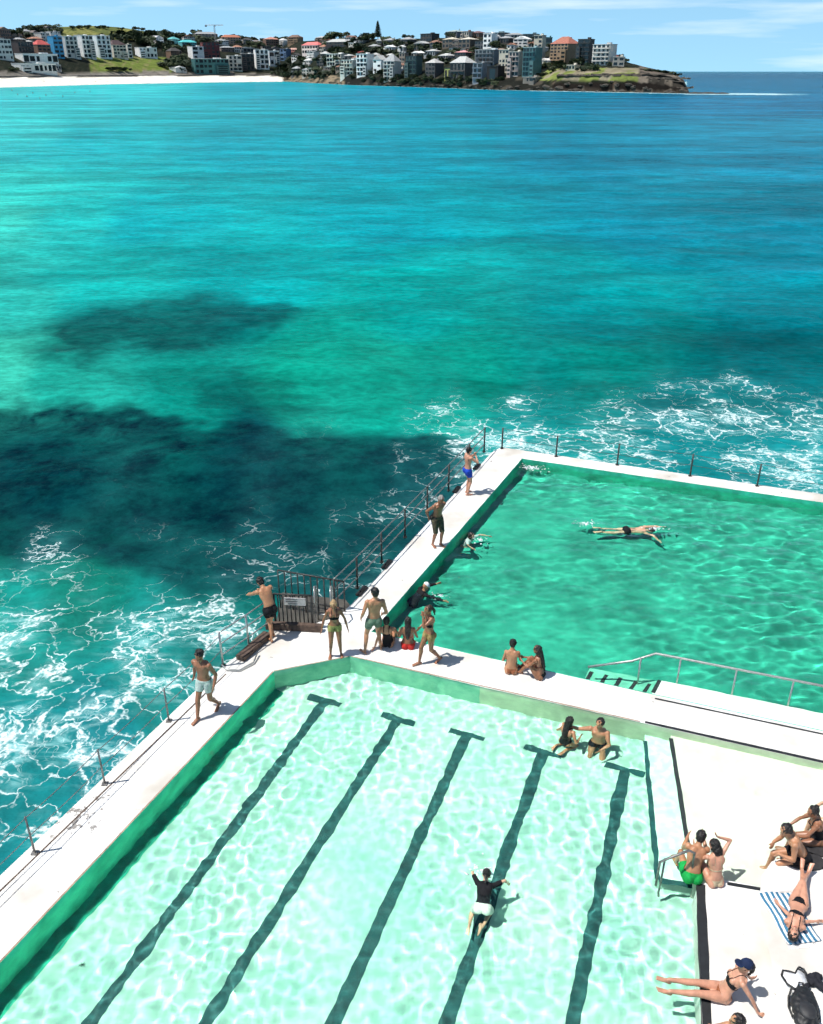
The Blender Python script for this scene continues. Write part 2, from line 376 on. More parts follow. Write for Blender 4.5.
def person(name, label, loc, face, pose, skin_k='tan', hair=('short', 'black', (.012, .009, .008)), wear=(), h=1.72, sex='m', group=None, face_detail=True):
    """pose: joint targets in metres for a 1.75 m body, x right, y forward, z up from loc"""
    P = dict(pelvis=(0, 0, .93), S1=(0, 0, 1), F1=(0, 1, 0), S2=(0, .03, 1), F2=(0, 1, 0), HS=(0, .05, 1), HF=(0, 1, -.05),
             hl=(-.27, .04, .88), hr=(.27, .04, .88), el=(-.4, -1, 0), er=(.4, -1, 0), fl=(-.11, .02, .085), fr=(.11, -.02, .085),
             kl=(0, 1, 0), kr=(0, 1, 0), tl=(-.15, 1, 0), tr=(.15, 1, 0), wl=None, wr=None)
    P.update(pose)
    P = {k: (V(v) if v is not None else None) for k, v in P.items()}
    s = h/1.75; fem = sex == 'f'
    S1 = P['S1'].normalized(); F1 = (P['F1'] - S1*P['F1'].dot(S1)).normalized(); X1 = F1.cross(S1)
    S2 = P['S2'].normalized(); F2 = (P['F2'] - S2*P['F2'].dot(S2)).normalized(); X2 = F2.cross(S2)
    Sm = (S1+S2).normalized(); Fm = (F1+F2); Fm = (Fm - Sm*Fm.dot(Sm)).normalized()
    pel = P['pelvis']; bm = bmesh.new()
    # torso
    k = .93 if fem else 1.0
    hipw, waw, chw, shw = (.168, .118, .140, .130) if fem else (.160, .137, .168, .150)
    c0 = pel - S1*.06; c1 = pel + S1*.02; c2 = pel + S1*.12; c3 = c2 + Sm*.10; c4 = c3 + S2*.12; c5 = c4 + S2*.10; c6 = c5 + S2*.075; nk = c6 + S2*.045
    tor = [(c0, .10, .085), (pel - F1*.01, hipw, .105), (c1 + S1*.03, hipw*.98, .108), (c2, waw*1.04, .092), (c3 + Fm*.005, waw, .09), (c4, chw, .105), (c5, chw*1.02, .105), (c6, shw*.92, .075), (nk, .065, .06)]
    # hips to chest: width axis turns from X1 to X2
    n = len(tor); segs = []
    rings = []
    seg = 16
    for i, (c, w, d) in enumerate(tor):
        t = (tor[min(i+1, n-1)][0] - tor[max(i-1, 0)][0]).normalized(); q = i/(n-1)
        sd = (X1*(1-q) + X2*q); a = (sd - t*sd.dot(t)).normalized(); b = t.cross(a)
        rings.append([bm.verts.new(c + a*w*math.cos(j*2*math.pi/seg) + b*d*math.sin(j*2*math.pi/seg)) for j in range(seg)])
    for i in range(n-1):
        for j in range(seg): bm.faces.new((rings[i][j], rings[i][(j+1) % seg], rings[i+1][(j+1) % seg], rings[i+1][j]))
    bm.faces.new(rings[0][::-1]); bm.faces.new(rings[-1])
    for sg in (-1, 1):
        ell(bm, pel + X1*sg*.078 - F1*.055 - S1*.035, (.088, .085, .098), X1, F1, S1)
        if fem: ell(bm, c4 + X2*sg*.07 + F2*.085 + S2*.035, (.058, .05, .055), X2, F2, S2)
        else: ell(bm, c5 + X2*sg*.075 + F2*.055 + S2*.0, (.085, .05, .065), X2, F2, S2)
        ell(bm, c5 + X2*sg*.08 - F2*.065, (.075, .035, .10), X2, F2, S2)
    # head
    HS = P['HS'].normalized(); HF = (P['HF'] - HS*P['HF'].dot(HS)).normalized(); HX = HF.cross(HS)
    hb = nk + (S2 + HS).normalized()*.03
    hc = hb + HS*.115 + HF*.018
    loft(bm, [(c6 + S2*.01, .062, .058), (nk + S2*.02, .055, .056), (hb + HS*.02, .053, .056), (hb + HS*.06 + HF*.01, .05, .06)], X2)
    ell(bm, hc + HS*.02, (.081, .100, .104), HX, HF, HS); ell(bm, hc - HS*.045 + HF*.022, (.058, .072, .072), HX, HF, HS)
    ell(bm, hc - HS*.095 + HF*.06, (.03, .028, .024), HX, HF, HS)
    loft(bm, [(hc + HS*.015 + HF*.092, .009, .010), (hc - HS*.025 + HF*.110, .015, .013)], HX, 8)
    for sg in (-1, 1): ell(bm, hc + HX*sg*.078 - HS*.01 - HF*.005, (.012, .02, .032), HX, HF, HS, 10)
    bones = [('torso', c0, c6), ('head', nk, hc + HS*.08)]
    # arms
    aw = .9 if fem else 1.12
    shoff = .150 if fem else .178
    hand_info = []
    for sg, ht, ep, wd in ((-1, P['hl'], P['el'], P['wl']), (1, P['hr'], P['er'], P['wr'])):
        sh = c5 + S2*.045 + X2*sg*shoff
        # let the shoulder follow a raised or reaching arm a little
        up = (ht - sh).normalized(); sh = sh + up*.02 + S2*max(0, up.dot(S2))*.04
        e, w = ik(sh, ht, .285, .255, ep)
        ax = (e - sh).normalized(); fx = (w - e).normalized()
        sd = ax.cross(F2) if abs(ax.dot(F2)) < .9 else X2
        ell(bm, sh, (.058*aw, .058*aw, .058*aw), X2, F2, S2, 12)
        loft(bm, [(c5 + S2*.03 + X2*sg*.09, .06, .05), (sh, .052*aw, .05*aw)], F2, 10)
        loft(bm, [(sh, .050*aw, .052*aw), (sh*.6 + e*.4, .045*aw, .048*aw), (sh*.25 + e*.75, .038*aw, .04*aw), (e, .036*aw, .038*aw)], sd, 12)
        loft(bm, [(e, .036*aw, .038*aw), (e*.72 + w*.28, .040*aw, .038*aw), (e*.3 + w*.7, .030*aw, .027*aw), (w, .027*aw, .021*aw)], sd, 12)
        hd = (wd.normalized() if wd is not None else fx)
        # palm plane: width axis across the forearm
        pw = hd.cross(X2*sg); pw = (hd.cross(F2) if pw.length < .3 else pw).normalized()
        pn = hd.cross(pw).normalized()
        loft(bm, [(w, .026, .018), (w + hd*.03, .036, .017), (w + hd*.085, .041, .014)], pw, 12)
        for fi, (off, ln) in enumerate(((-.030, .066), (-.010, .076), (.010, .072), (.029, .056))):
            b0 = w + hd*.080 + pw*off; b1 = b0 + (hd + pn*.18*-sg).normalized()*ln*.5; b2 = b1 + (hd + pn*.55*-sg).normalized()*ln*.5
            loft(bm, [(b0, .0098, .0095), (b1, .0092, .009), (b2, .0082, .008)], pw, 8)
        b0 = w + hd*.030 + pw*-.026; b1 = b0 + (hd*.6 - pw*.85).normalized()*.035; b2 = b1 + (hd*.95 - pw*.45).normalized()*.03
        loft(bm, [(b0, .013, .013), (b1, .011, .011), (b2, .0095, .0095)], pn, 8)
        bones += [('uarm' + str(sg), sh, e), ('farm' + str(sg), e, w), ('hand' + str(sg), w + hd*.02, w + hd*.15)]
    # legs
    lw = 1.03 if fem else 1.04
    for sg, ft, kp, td in ((-1, P['fl'], P['kl'], P['tl']), (1, P['fr'], P['kr'], P['tr'])):
        hp = pel + X1*sg*.088 - S1*.02
        kn, an = ik(hp, ft, .435, .415, kp)
        ld = (kn - hp).normalized(); sd = (kn - hp).cross(kp)
        sd = X1 if sd.length < .05 else sd.normalized()
        loft(bm, [(hp, .088*lw, .092*lw), (hp*.7 + kn*.3, .083*lw, .084*lw), (hp*.3 + kn*.7, .062*lw, .064*lw), (kn, .053*lw, .055*lw)], sd, 14)
        bk = -(kp - (an - kn).normalized()*kp.dot((an - kn).normalized())).normalized()
        loft(bm, [(kn, .052*lw, .055*lw), (kn*.72 + an*.28 + bk*.014, .053*lw, .056*lw), (kn*.4 + an*.6 + bk*.006, .041*lw, .043*lw), (an, .033, .036)], sd, 14)
        td = td.normalized(); dn = (an - kn).normalized()
        upv = (-dn - td*(-dn).dot(td)); upv = upv.normalized() if upv.length > .2 else bk*-1
        sw = td.cross(upv).normalized()
        heel = an - td*.045 - upv*.045
        loft(bm, [(heel, .030, .032), (an + td*.03 - upv*.038, .036, .040), (an + td*.10 - upv*.052, .043, .026), (an + td*.155 - upv*.060, .045, .018)], sw, 12)
        for t5 in range(5):
            o = (t5-2)*.017*sg; b0 = an + td*.155 - upv*.062 + sw*o; b1 = b0 + td*(.05 - .006*t5)
            loft(bm, [(b0, .0105, .012), (b1, .0095 if t5 else .012, .010)], sw, 8)
        bones += [('thigh' + str(sg), hp, kn), ('shin' + str(sg), kn, an), ('foot' + str(sg), an, an + td*.18)]
    if s != 1.0: bmesh.ops.scale(bm, vec=(s, s, s), verts=bm.verts[:])
    me = remesh(bm, .0105*s, 3); me.name = 'body'
    me.materials.clear(); me.materials.append(skin(skin_k))
    me.polygons.foreach_set('use_smooth', [True]*len(me.polygons))
    fv = V(face); rz = math.atan2(-fv.x, fv.y)
    root = thing('person', label, 'person', loc, rz, group)
    root.name = 'person'
    body = link(bpy.data.objects.new('body', me), root)
    # where each vertex sits on the skeleton
    nv = len(me.vertices); co = np.empty(nv*3); me.vertices.foreach_get('co', co); co = co.reshape(-1, 3)/s
    nr = np.empty(nv*3); me.vertices.foreach_get('normal', nr); nr = nr.reshape(-1, 3)
    best = np.full(nv, 1e9); bi = np.zeros(nv, int); bt = np.zeros(nv)
    rad = {'torso': .11, 'head': .09, 'uarm': .045, 'farm': .035, 'hand': .03, 'thig': .07, 'shin': .045, 'foot': .03}
    for i, (nm, a, b) in enumerate(bones):
        a = np.array(a); b = np.array(b); ab = b - a; t = np.clip(((co - a) @ ab)/(ab @ ab), 0, 1)
        d = np.linalg.norm(co - (a + t[:, None]*ab), axis=1) - rad[nm[:4] if nm[:4] in rad else nm.rstrip('-1')]
        mk = d < best; best[mk] = d[mk]; bi[mk] = i; bt[mk] = t[mk]
    nm = np.array([b[0] for b in bones])[bi]
    low = np.char.startswith(nm, 'thigh'); isT = nm == 'torso'
    # s: height along the torso from the crotch (m); xs: sideways; fs: forwards
    cc = co - np.array(c0); sv = cc @ np.array(Sm); xs = cc @ np.array(X1*.5 + X2*.5); fs = cc @ np.array(Fm)
    sv = np.where(isT, sv, np.where(low, -bt*.43, np.where(np.char.startswith(nm, 'uarm'), .55, 9)))
    sT = cc @ np.array(S2)
    def region(kind):
        up = np.char.startswith(nm, 'uarm'); fo = np.char.startswith(nm, 'farm'); sh = np.char.startswith(nm, 'shin')
        if kind == 'shorts': return (isT & (sv < .14)) | (low & (bt < .52))
        if kind == 'long_shorts': return (isT & (sv < .16)) | (low & (bt < .97))
        if kind == 'trunks': return (isT & (sv < .13)) | (low & (bt < .28))
        if kind == 'bikini_bottom': return (isT & (sv < .115)) & ((sv > .115 - .16) & (np.abs(xs)*.75 + .02 < .02 + np.clip(sv + .05, 0, .2))) | (low & (bt < .10) & (np.abs(xs) < .07))
        if kind == 'bikini_top': return isT & (sv > .30) & (sv < .405) & ((fs > 0) | (sv < .34) & (sv > .305)) | (isT & (sv > .4) & (np.abs(np.abs(xs) - .06) < .012))
        if kind == 'one_piece': return (isT & (sv < .36) & ((sv > .03) | (np.abs(xs) < .08))) | (isT & (sv >= .36) & (sv < .43) & (np.abs(xs) < .10)) | (isT & (sv >= .42) & (np.abs(np.abs(xs) - .07) < .016))
        if kind == 'rash_vest': return (isT & (sv > .08)) | (up & (bt < .75))
        if kind == 'vest': return isT & (sv > .12) & (np.abs(xs) < .15)
        if kind == 'wetsuit': return isT | up | (fo & (bt < .9)) | low | (sh & (bt < .8))
        if kind == 'swim_cap': return (nm == 'head') & (((co - np.array(hc)) @ np.array(HS) - .6*((co - np.array(hc)) @ np.array(-HF))) > .03)
        if kind == 'cap_dome': return (nm == 'head') & (((co - np.array(hc)) @ np.array(HS)) > .045)
    ne = len(me.loops); lv = np.empty(ne, int); me.loops.foreach_get('vertex_index', lv)
    ls = np.empty(len(me.polygons), int); me.polygons.foreach_get('loop_start', ls)
    for kind, m, th in wear:
        mask = region(kind); fm = mask[lv[ls]] & mask[lv[ls+1]] & mask[lv[ls+2]]
        if not fm.any(): continue
        quads = np.stack([lv[ls+q] for q in range(4)], 1)[fm] if (len(lv) == 4*len(ls)) else None
        if quads is None: continue
        ids, inv = np.unique(quads.ravel(), return_inverse=True)
        flare = np.full(len(ids), th)
        vs = (co[ids]*s + nr[ids]*flare[:, None])
        nmv = {'long_shorts': 'board_shorts', 'cap_dome': 'cap'}.get(kind, kind)
        g = mesh_obj(nmv, vs.tolist(), inv.reshape(-1, 4).tolist(), m, root, True)
        sm = g.modifiers.new('smooth', 'SMOOTH'); sm.iterations = 4; sm.factor = .5
        so = g.modifiers.new('thick', 'SOLIDIFY'); so.thickness = .006; so.offset = 0
        g.cycles.is_caustics_receiver = True
    # hair
    style, hn, hcol = hair
    if style != 'none':
        hb_ = bmesh.new(); hm = hairm(hn, hcol)
        ell(hb_, hc + HS*.036 - HF*.016, (.091, .103, .099), HX, HF, HS)
        if style == 'short': ell(hb_, hc - HS*.02 - HF*.045, (.078, .058, .075), HX, HF, HS)
        if style == 'curly':
            for q in range(26):
                d = V((rnd.gauss(0, 1), rnd.gauss(0, 1) - .3, abs(rnd.gauss(0, 1)))).normalized()
                ell(hb_, hc + HS*.035 - HF*.01 + HX*d.x*.085 + HF*d.y*.085 + HS*d.z*.10, (.028, .028, .028), HX, HF, HS, 8)
        if style in ('long', 'long_side'):
            dn = V(P['hairdir']) if 'hairdir' in P else -S2 - F2*.25
            dn.normalize(); b0 = hc - HF*.05
            ln = .42 if style == 'long' else .5
            loft(hb_, [(b0 + HS*.03, .082, .06), (b0 - HS*.06 - HF*.03, .085, .05), (b0 - HS*.06 - HF*.045 + dn*ln*.35, .082, .04), (b0 - HS*.06 - HF*.05 + dn*ln*.7, .070, .035), (b0 - HS*.05 - HF*.05 + dn*ln, .035, .02)], X2)
            for sg in (-1, 1): ell(hb_, hc + HX*sg*.062 - HS*.04 - HF*.02, (.026, .045, .085), HX, HF, HS)
        if style == 'bob':
            ell(hb_, hc - HS*.045 - HF*.045, (.088, .065, .10), HX, HF, HS)
            for sg in (-1, 1): ell(hb_, hc + HX*sg*.066 - HS*.05 - HF*.01, (.024, .05, .08), HX, HF, HS)
        if style == 'bun':
            ell(hb_, hc + HS*.085 - HF*.085, (.045, .045, .042), HX, HF, HS); ell(hb_, hc - HS*.02 - HF*.045, (.074, .055, .07), HX, HF, HS)
        if style == 'tail':
            dn = V(P['hairdir']) if 'hairdir' in P else (-S2 - HF*.3).normalized()
            b0 = hc + HS*.05 - HF*.10
            loft(hb_, [(b0, .03, .03), (b0 + dn*.12 - HF*.03, .034, .03), (b0 + dn*.26, .014, .012)], HX)
        bmesh.ops.scale(hb_, vec=(s, s, s), verts=hb_.verts[:])
        hme = remesh(hb_, .0095*s, 2)
        for v in hme.vertices: v.co += v.normal*(.016*noise.noise(v.co*30) + .010*noise.noise(v.co*75))*s
        hme.materials.clear(); hme.materials.append(hm); hme.polygons.foreach_set('use_smooth', [True]*len(hme.polygons))
        ho = link(bpy.data.objects.new('hair', hme), root); ho.cycles.is_caustics_receiver = True
    if face_detail:
        for sg in (-1, 1):
            b = bmesh.new(); ell(b, (hc + HX*sg*.031 + HF*.0885 + HS*.008)*s, (.0125*s, .007*s, .006*s), HX, HF, HS, 10)
            bm_obj('eye', b, M('eye', (.025, .016, .012), .2, .1), root, True)
        b = bmesh.new(); ell(b, (hc + HF*.091 - HS*.066)*s, (.022*s, .008*s, .006*s), HX, HF, HS, 10)
        bm_obj('mouth', b, M('lips', (.30, .075, .06), .5, .1), root, True)
    body.cycles.is_caustics_receiver = True
    root['_hc'] = tuple(hc*s)
    return root, dict(hc=hc*s, HX=HX, HF=HF, HS=HS, s=s)
# ------------------------------------------------------------------ pools and deck
def line_at(p, q, Y):
    t = (Y - p.y)/(q.y - p.y); return V((p.x + (q.x-p.x)*t, Y))
def g2(px, py): return P2(G(px, py, 0))

DECK = mat_deck()
GREEN = simple('green_pool_paint', (.03, .70, .40), .7, .2, 1.6, .2, col2=(.07, .85, .52))
AQUA_WALL = simple('mint_pool_wall', (.16, .58, .38), .7, .2, 2.2, .2, col2=(.30, .66, .46)); CREAM_WALL = simple('cream_pool_wall', (.50, .62, .42), .7, .15, 2.2, .2)
P2WALL = simple('deep_green_wall', (.03, .46, .30), .8, .3, 2.0, .3)
SEAWALL = simple('wet_concrete', (.16, .15, .12), .8, .5, 1.2, .6)
BLACK = simple('black_line_paint', (.012, .014, .016), .6, .3, 8)
LANE = simple('lane_line_paint', (.0, .062, .060), .7, .3, 5)
STEEL = simple('galvanised_rail', (.22, .21, .20), .45, .35, 12, metal=.6)
STEEL_LT = simple('bare_steel_rail', (.42, .42, .40), .35, .2, 12, metal=.7)
DARK = simple('dark_rail_metal', (.05, .048, .045), .55, .4, 10, metal=.4)
RUST = simple('weathered_board', (.085, .055, .04), .85, .4, 9, .4)

def build_deck():
    O = [line_at(g2(0, 875), g2(200, 686), 1.5), g2(0, 875), g2(200, 686), g2(228, 662), g2(274, 630), g2(307, 629), g2(318, 622), g2(338, 617), g2(365, 590), g2(492, 452), g2(501, 447), g2(823, 494), g2(1250, 556)]
    far_r = O[-1]; O += [V((far_r.x + 1, 1.5))]
    pin = [line_at(g2(0, 964), g2(274, 672), 2.4), g2(0, 964), g2(274, 672), g2(350, 657), g2(480, 686), g2(823, 764), g2(1010, 806), g2(960, 850), g2(850, 843), g2(800, 851), g2(775, 868), g2(764, 888), g2(726, 881), g2(697, 885), g2(702, 1024), line_at(g2(697, 885), g2(702, 1024), 2.4)]
    p2 = [g2(372, 632), g2(522, 459), g2(823, 503), g2(1190, 556), g2(1190, 806), g2(823, 731), g2(655, 695)]
    def wm(l, i):
        if l == 0: return 1
        if l == 1: return 2 if i in (0, 1, 14) else (3 if i in (2, 3) else (5 if i in (4, 5) else 0))
        return 4
    d = structure(prism('pool_deck', [O, pin, p2], 0.0, -3.2, [DECK, SEAWALL, GREEN, AQUA_WALL, P2WALL, CREAM_WALL], None, wm))
    bv = d.modifiers.new('b', 'BEVEL'); bv.width = .018; bv.segments = 2; bv.angle_limit = R(50)
    return O, pin, p2

def floor_mat(name, c, c2, scale=.8):
    return simple(name, c, .8, .0, scale, 0, col2=c2)

def inside(p, poly):
    c = False; n = len(poly); j = n-1
    for i in range(n):
        a, b = poly[i], poly[j]
        if (a[1] > p[1]) != (b[1] > p[1]) and p[0] < (b[0]-a[0])*(p[1]-a[1])/(b[1]-a[1]) + a[0]: c = not c
        j = i
    return c

def near(p, poly, d):
    if inside(p, poly): return True
    for i in range(len(poly)):
        a, b = V(poly[i]), V(poly[(i+1) % len(poly)]); ab = b-a; t = max(0, min(1, (V(p)-a).dot(ab)/ab.length_squared))
        if (V(p) - a - ab*t).length < d: return True
    return False

def water_sheet(name, poly, step, fz, m, z, pad=.2):
    xs = [p[0] for p in poly]; ys = [p[1] for p in poly]
    x0, x1, y0, y1 = min(xs)-pad, max(xs)+pad, min(ys)-pad, max(ys)+pad
    nx, ny = int((x1-x0)/step), int((y1-y0)/step)
    # coarse test on blocks, exact only near the edge
    vid = {}; vs = []; fs = []; B = 8; cache = {}
    def ok(i, j):
        bi, bj = i//B, j//B
        k = (bi, bj)
        if k not in cache:
            pts = [(x0 + (bi*B + a)*step, y0 + (bj*B + b)*step) for a in (0, B) for b in (0, B)]
            ins = [inside(p, poly) for p in pts]; c = (x0 + (bi+.5)*B*step, y0 + (bj+.5)*B*step)
            r = B*step*.8
            edge = any(True for q in range(len(poly)) if segd(c, poly[q], poly[(q+1) % len(poly)]) < r + pad)
            cache[k] = 2 if edge else (1 if inside(c, poly) else 0)
        if cache[k] == 2: return near((x0 + (i+.5)*step, y0 + (j+.5)*step), poly, pad*.6)
        return cache[k] == 1
    def vert(i, j):
        if (i, j) not in vid:
            x, y = x0 + i*step, y0 + j*step; vid[(i, j)] = len(vs); vs.append((x, y, z + fz(x, y)))
        return vid[(i, j)]
    for j in range(ny):
        for i in range(nx):
            if ok(i, j): fs.append((vert(i, j), vert(i+1, j), vert(i+1, j+1), vert(i, j+1)))
    o = mesh_obj(name, vs, fs, m, None, True); o.cycles.is_caustics_caster = True; o['kind'] = 'structure'
    return o

def segd(p, a, b):
    p = V(p); a = V(a); b = V(b); ab = b-a; t = max(0, min(1, (p-a).dot(ab)/ab.length_squared)); return (p-a-ab*t).length

def build_pools():
    O, pin, p2 = build_deck()
    # --- floors
    mf = floor_mat('aqua_pool_floor', (.27, .56, .44), (.42, .66, .52), .5)
    structure(prism('pool_floor', [pin], FZ, FZ-.3, mf))
    m2 = floor_mat('green_pool_floor', (.004, .18, .125), (.020, .34, .235), .8)
    structure(prism('ocean_pool_floor', [p2], F2Z, F2Z-.3, m2))
    # green strip under the left wall: tint of its shade put into the floor colour
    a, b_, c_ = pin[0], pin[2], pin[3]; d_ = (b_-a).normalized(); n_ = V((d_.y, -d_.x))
    structure(mesh_obj('green_shade_strip', [(q.x, q.y, FZ+.004) for q in (a, a + n_*.34, b_ + n_*.30 - d_*.1, b_)], [(0, 1, 2, 3)], simple('green_shade_tint', (.005, .34, .20), .8, .3, 2.5, col2=(.01, .46, .28))))
    # --- steps and shallow shelf on the right of the main pool
    shelf_m = floor_mat('white_shelf_paint', (.57, .545, .475), (.70, .66, .59), 1.0)
    step_m = floor_mat('pale_step_paint', (.50, .78, .66), (.62, .82, .72), 1.0)
    z1, z2 = -.46, -.22
    f = lambda px, py, z: P2(GW(px, py, WZ, z))
    s1 = [f(645, 741, z1), f(658, 880, z1)]; s2 = [f(671, 738, z2), f(694, 884, z2)]
    d1 = (s1[0]-s1[1]).normalized(); d2 = (s2[0]-s2[1]).normalized()
    T1, B1, T2, B2 = s1[0]+d1*.9, s1[1], s2[0]+d2*1.0, s2[1]
    structure(prism('pool_step', [[B1, f(704, 888, z1), T2 + V((.3, .1)), T1]], z1, FZ-.1, step_m))
    structure(prism('shallow_shelf', [[B2, B2 + V((5, -1.6)), V((14, 10)), V((14, 13.5)), T2]], z2, FZ-.1, shelf_m))
    structure(strip('step_edge_line', s1[0], s1[1], .10, z1+.004, LANE))
    structure(strip('shelf_edge_line', s2[0], s2[1], .09, z2+.004, BLACK))
    structure(strip('step_end_line', f(659, 880, z1), f(694, 886, z1), .10, z1+.008, LANE))
    # --- lane lines: each with its cross bar at the far end
    lanes = [((325, 701), (90, 1024)), ((398, 719), (205, 1024)), ((467, 735), (333, 1024)), ((543, 752), (446, 1024)), ((625, 770), (572, 1024))]
    for a, b_ in lanes:
        p = f(*a, FZ); q = f(*b_, FZ); dd = (p-q).normalized(); q = q - dd*4
        nn = V((dd.y, -dd.x)); vs = []
        w = .115
        structure(strip('lane_line', p, q, .23, FZ+.004, LANE))
        structure(strip('lane_cross_bar', p - nn*.42 + V((0, .02)), p + nn*.42, .17, FZ+.008, LANE))
    # --- ocean pool ledge
    zl = -.26
    A = g2(372, 632); Bk = g2(823, 731)
    q = [P2(GW(658, 680, -.15, zl)), P2(GW(823, 713, -.15, zl)), P2(GW(1150, 777, -.15, zl)), g2(1150, 798), g2(650, 694)]
    structure(prism('submerged_ledge', [q[::-1]], zl, F2Z-.1, floor_mat('white_ledge_paint', (.72, .70, .64), (.80, .78, .72), 1.0)))
    qq = [P2(GW(590, 668, -.15, -.5)), P2(GW(660, 681, -.15, -.5)), g2(652, 694.5), g2(580, 679.5)]
    structure(prism('submerged_stair', [qq[::-1]], -.50, F2Z-.1, simple('stair_paint', (.15, .50, .36), .8, .2, 2)))
    for i in range(5):
        a = GW(592 + i*14.5, 672 + i*3.0, -.15, -.5); b_ = GW(586 + i*14.5, 681.5 + i*3.0, -.15, -.5)
        structure(strip('stair_edge_line', P2(a), P2(b_), .10, -.492, BLACK))
    structure(strip('ledge_end_line', P2(GW(660, 680, -.15, zl)), P2(GW(653, 693, -.15, zl)), .10, zl+.004, BLACK))
    # --- painted edge lines on the deck
    structure(strip('back_edge_line', g2(655, 698.5), g2(1100, 793), .055, .004, BLACK))
    structure(strip('front_edge_line', g2(645, 722), g2(1000, 801.5), .085, .004, BLACK))
    structure(strip('pool_edge_line', g2(700.5, 884), line_at(g2(700.5, 884), g2(706.5, 1024), 2.4), .16, .004, BLACK))
    structure(strip('shelf_end_line', g2(727, 883.5), g2(762, 889.5), .07, .004, BLACK))
    structure(strip('drain_groove', line_at(g2(0, 891), g2(205, 694), 1.6), g2(226, 674), .035, .004, RUST))
    for a, b_ in (((0, 964), (274, 672)), ((274, 672), (350, 657)), ((350, 657), (640, 722.5))):
        a, b_ = g2(*a), g2(*b_); n_ = (b_-a).normalized(); n_ = V((-n_.y, n_.x))*.03
        if a.y < 10: a = line_at(a, b_, 2.4)
        structure(strip('coping_line', a + n_, b_ + n_, .035, .006, M('brown_coping', (.33, .24, .17), .8, .3, 5)))  # thin brown strip along the pool coping
    # --- raised slab at the lower right where people sit
    edge = [(767, 1024), (783, 1000), (777, 960), (768, 925), (765, 900), (767, 878), (776, 865), (787, 861), (800, 857), (823, 849), (900, 833), (1000, 818)]
    zs = .22
    e = [P2(G(x, y, zs)) for x, y in edge]
    e = [V((e[0].x - .15, 2.0))] + e + [V((20, e[-1].y)), V((20, 2.0))]
    # round the corners a little by subdividing
    sl = prism('raised_slab', [e[::-1]], zs, -1.0, DECK); structure(sl)
    bv = sl.modifiers.new('b', 'BEVEL'); bv.width = .09; bv.segments = 4; bv.angle_limit = R(50)
    # --- water
    def w1(x, y):
        v = V((x*1.35, y*1.35, .3)); return (.98 + .7*noise.noise(v*.3 + V((7, 3, 1))))*(.026*noise.noise(v) + .0165*noise.noise(v*3.1) + .0048*noise.noise(v*6.6))
    def w2(x, y):
        v = V((x*.75, y*1.15, 4.3)); return (.95 + 1.1*noise.noise(v*.2))*(.070*noise.noise(v) + .034*noise.noise(v*2.3) + .015*noise.noise(v*5.0))
    water_sheet('pool_water', pin, .045, w1, mat_water('pool_water', (.82, .99, .935)), WZ)
    water_sheet('ocean_pool_water', p2, .065, w2, mat_water('ocean_pool_water', (.74, 1.0, .92), .06), -.15)
    return O, pin, p2

# ------------------------------------------------------------------ sea
def to_px(x, y, z):
    cz = math.cos(PITCH); sz = math.sin(PITCH); dz = z - EYE
    dep = y*cz - dz*sz; up = y*sz + dz*cz
    return x/dep*F_PX, up/dep*F_PX

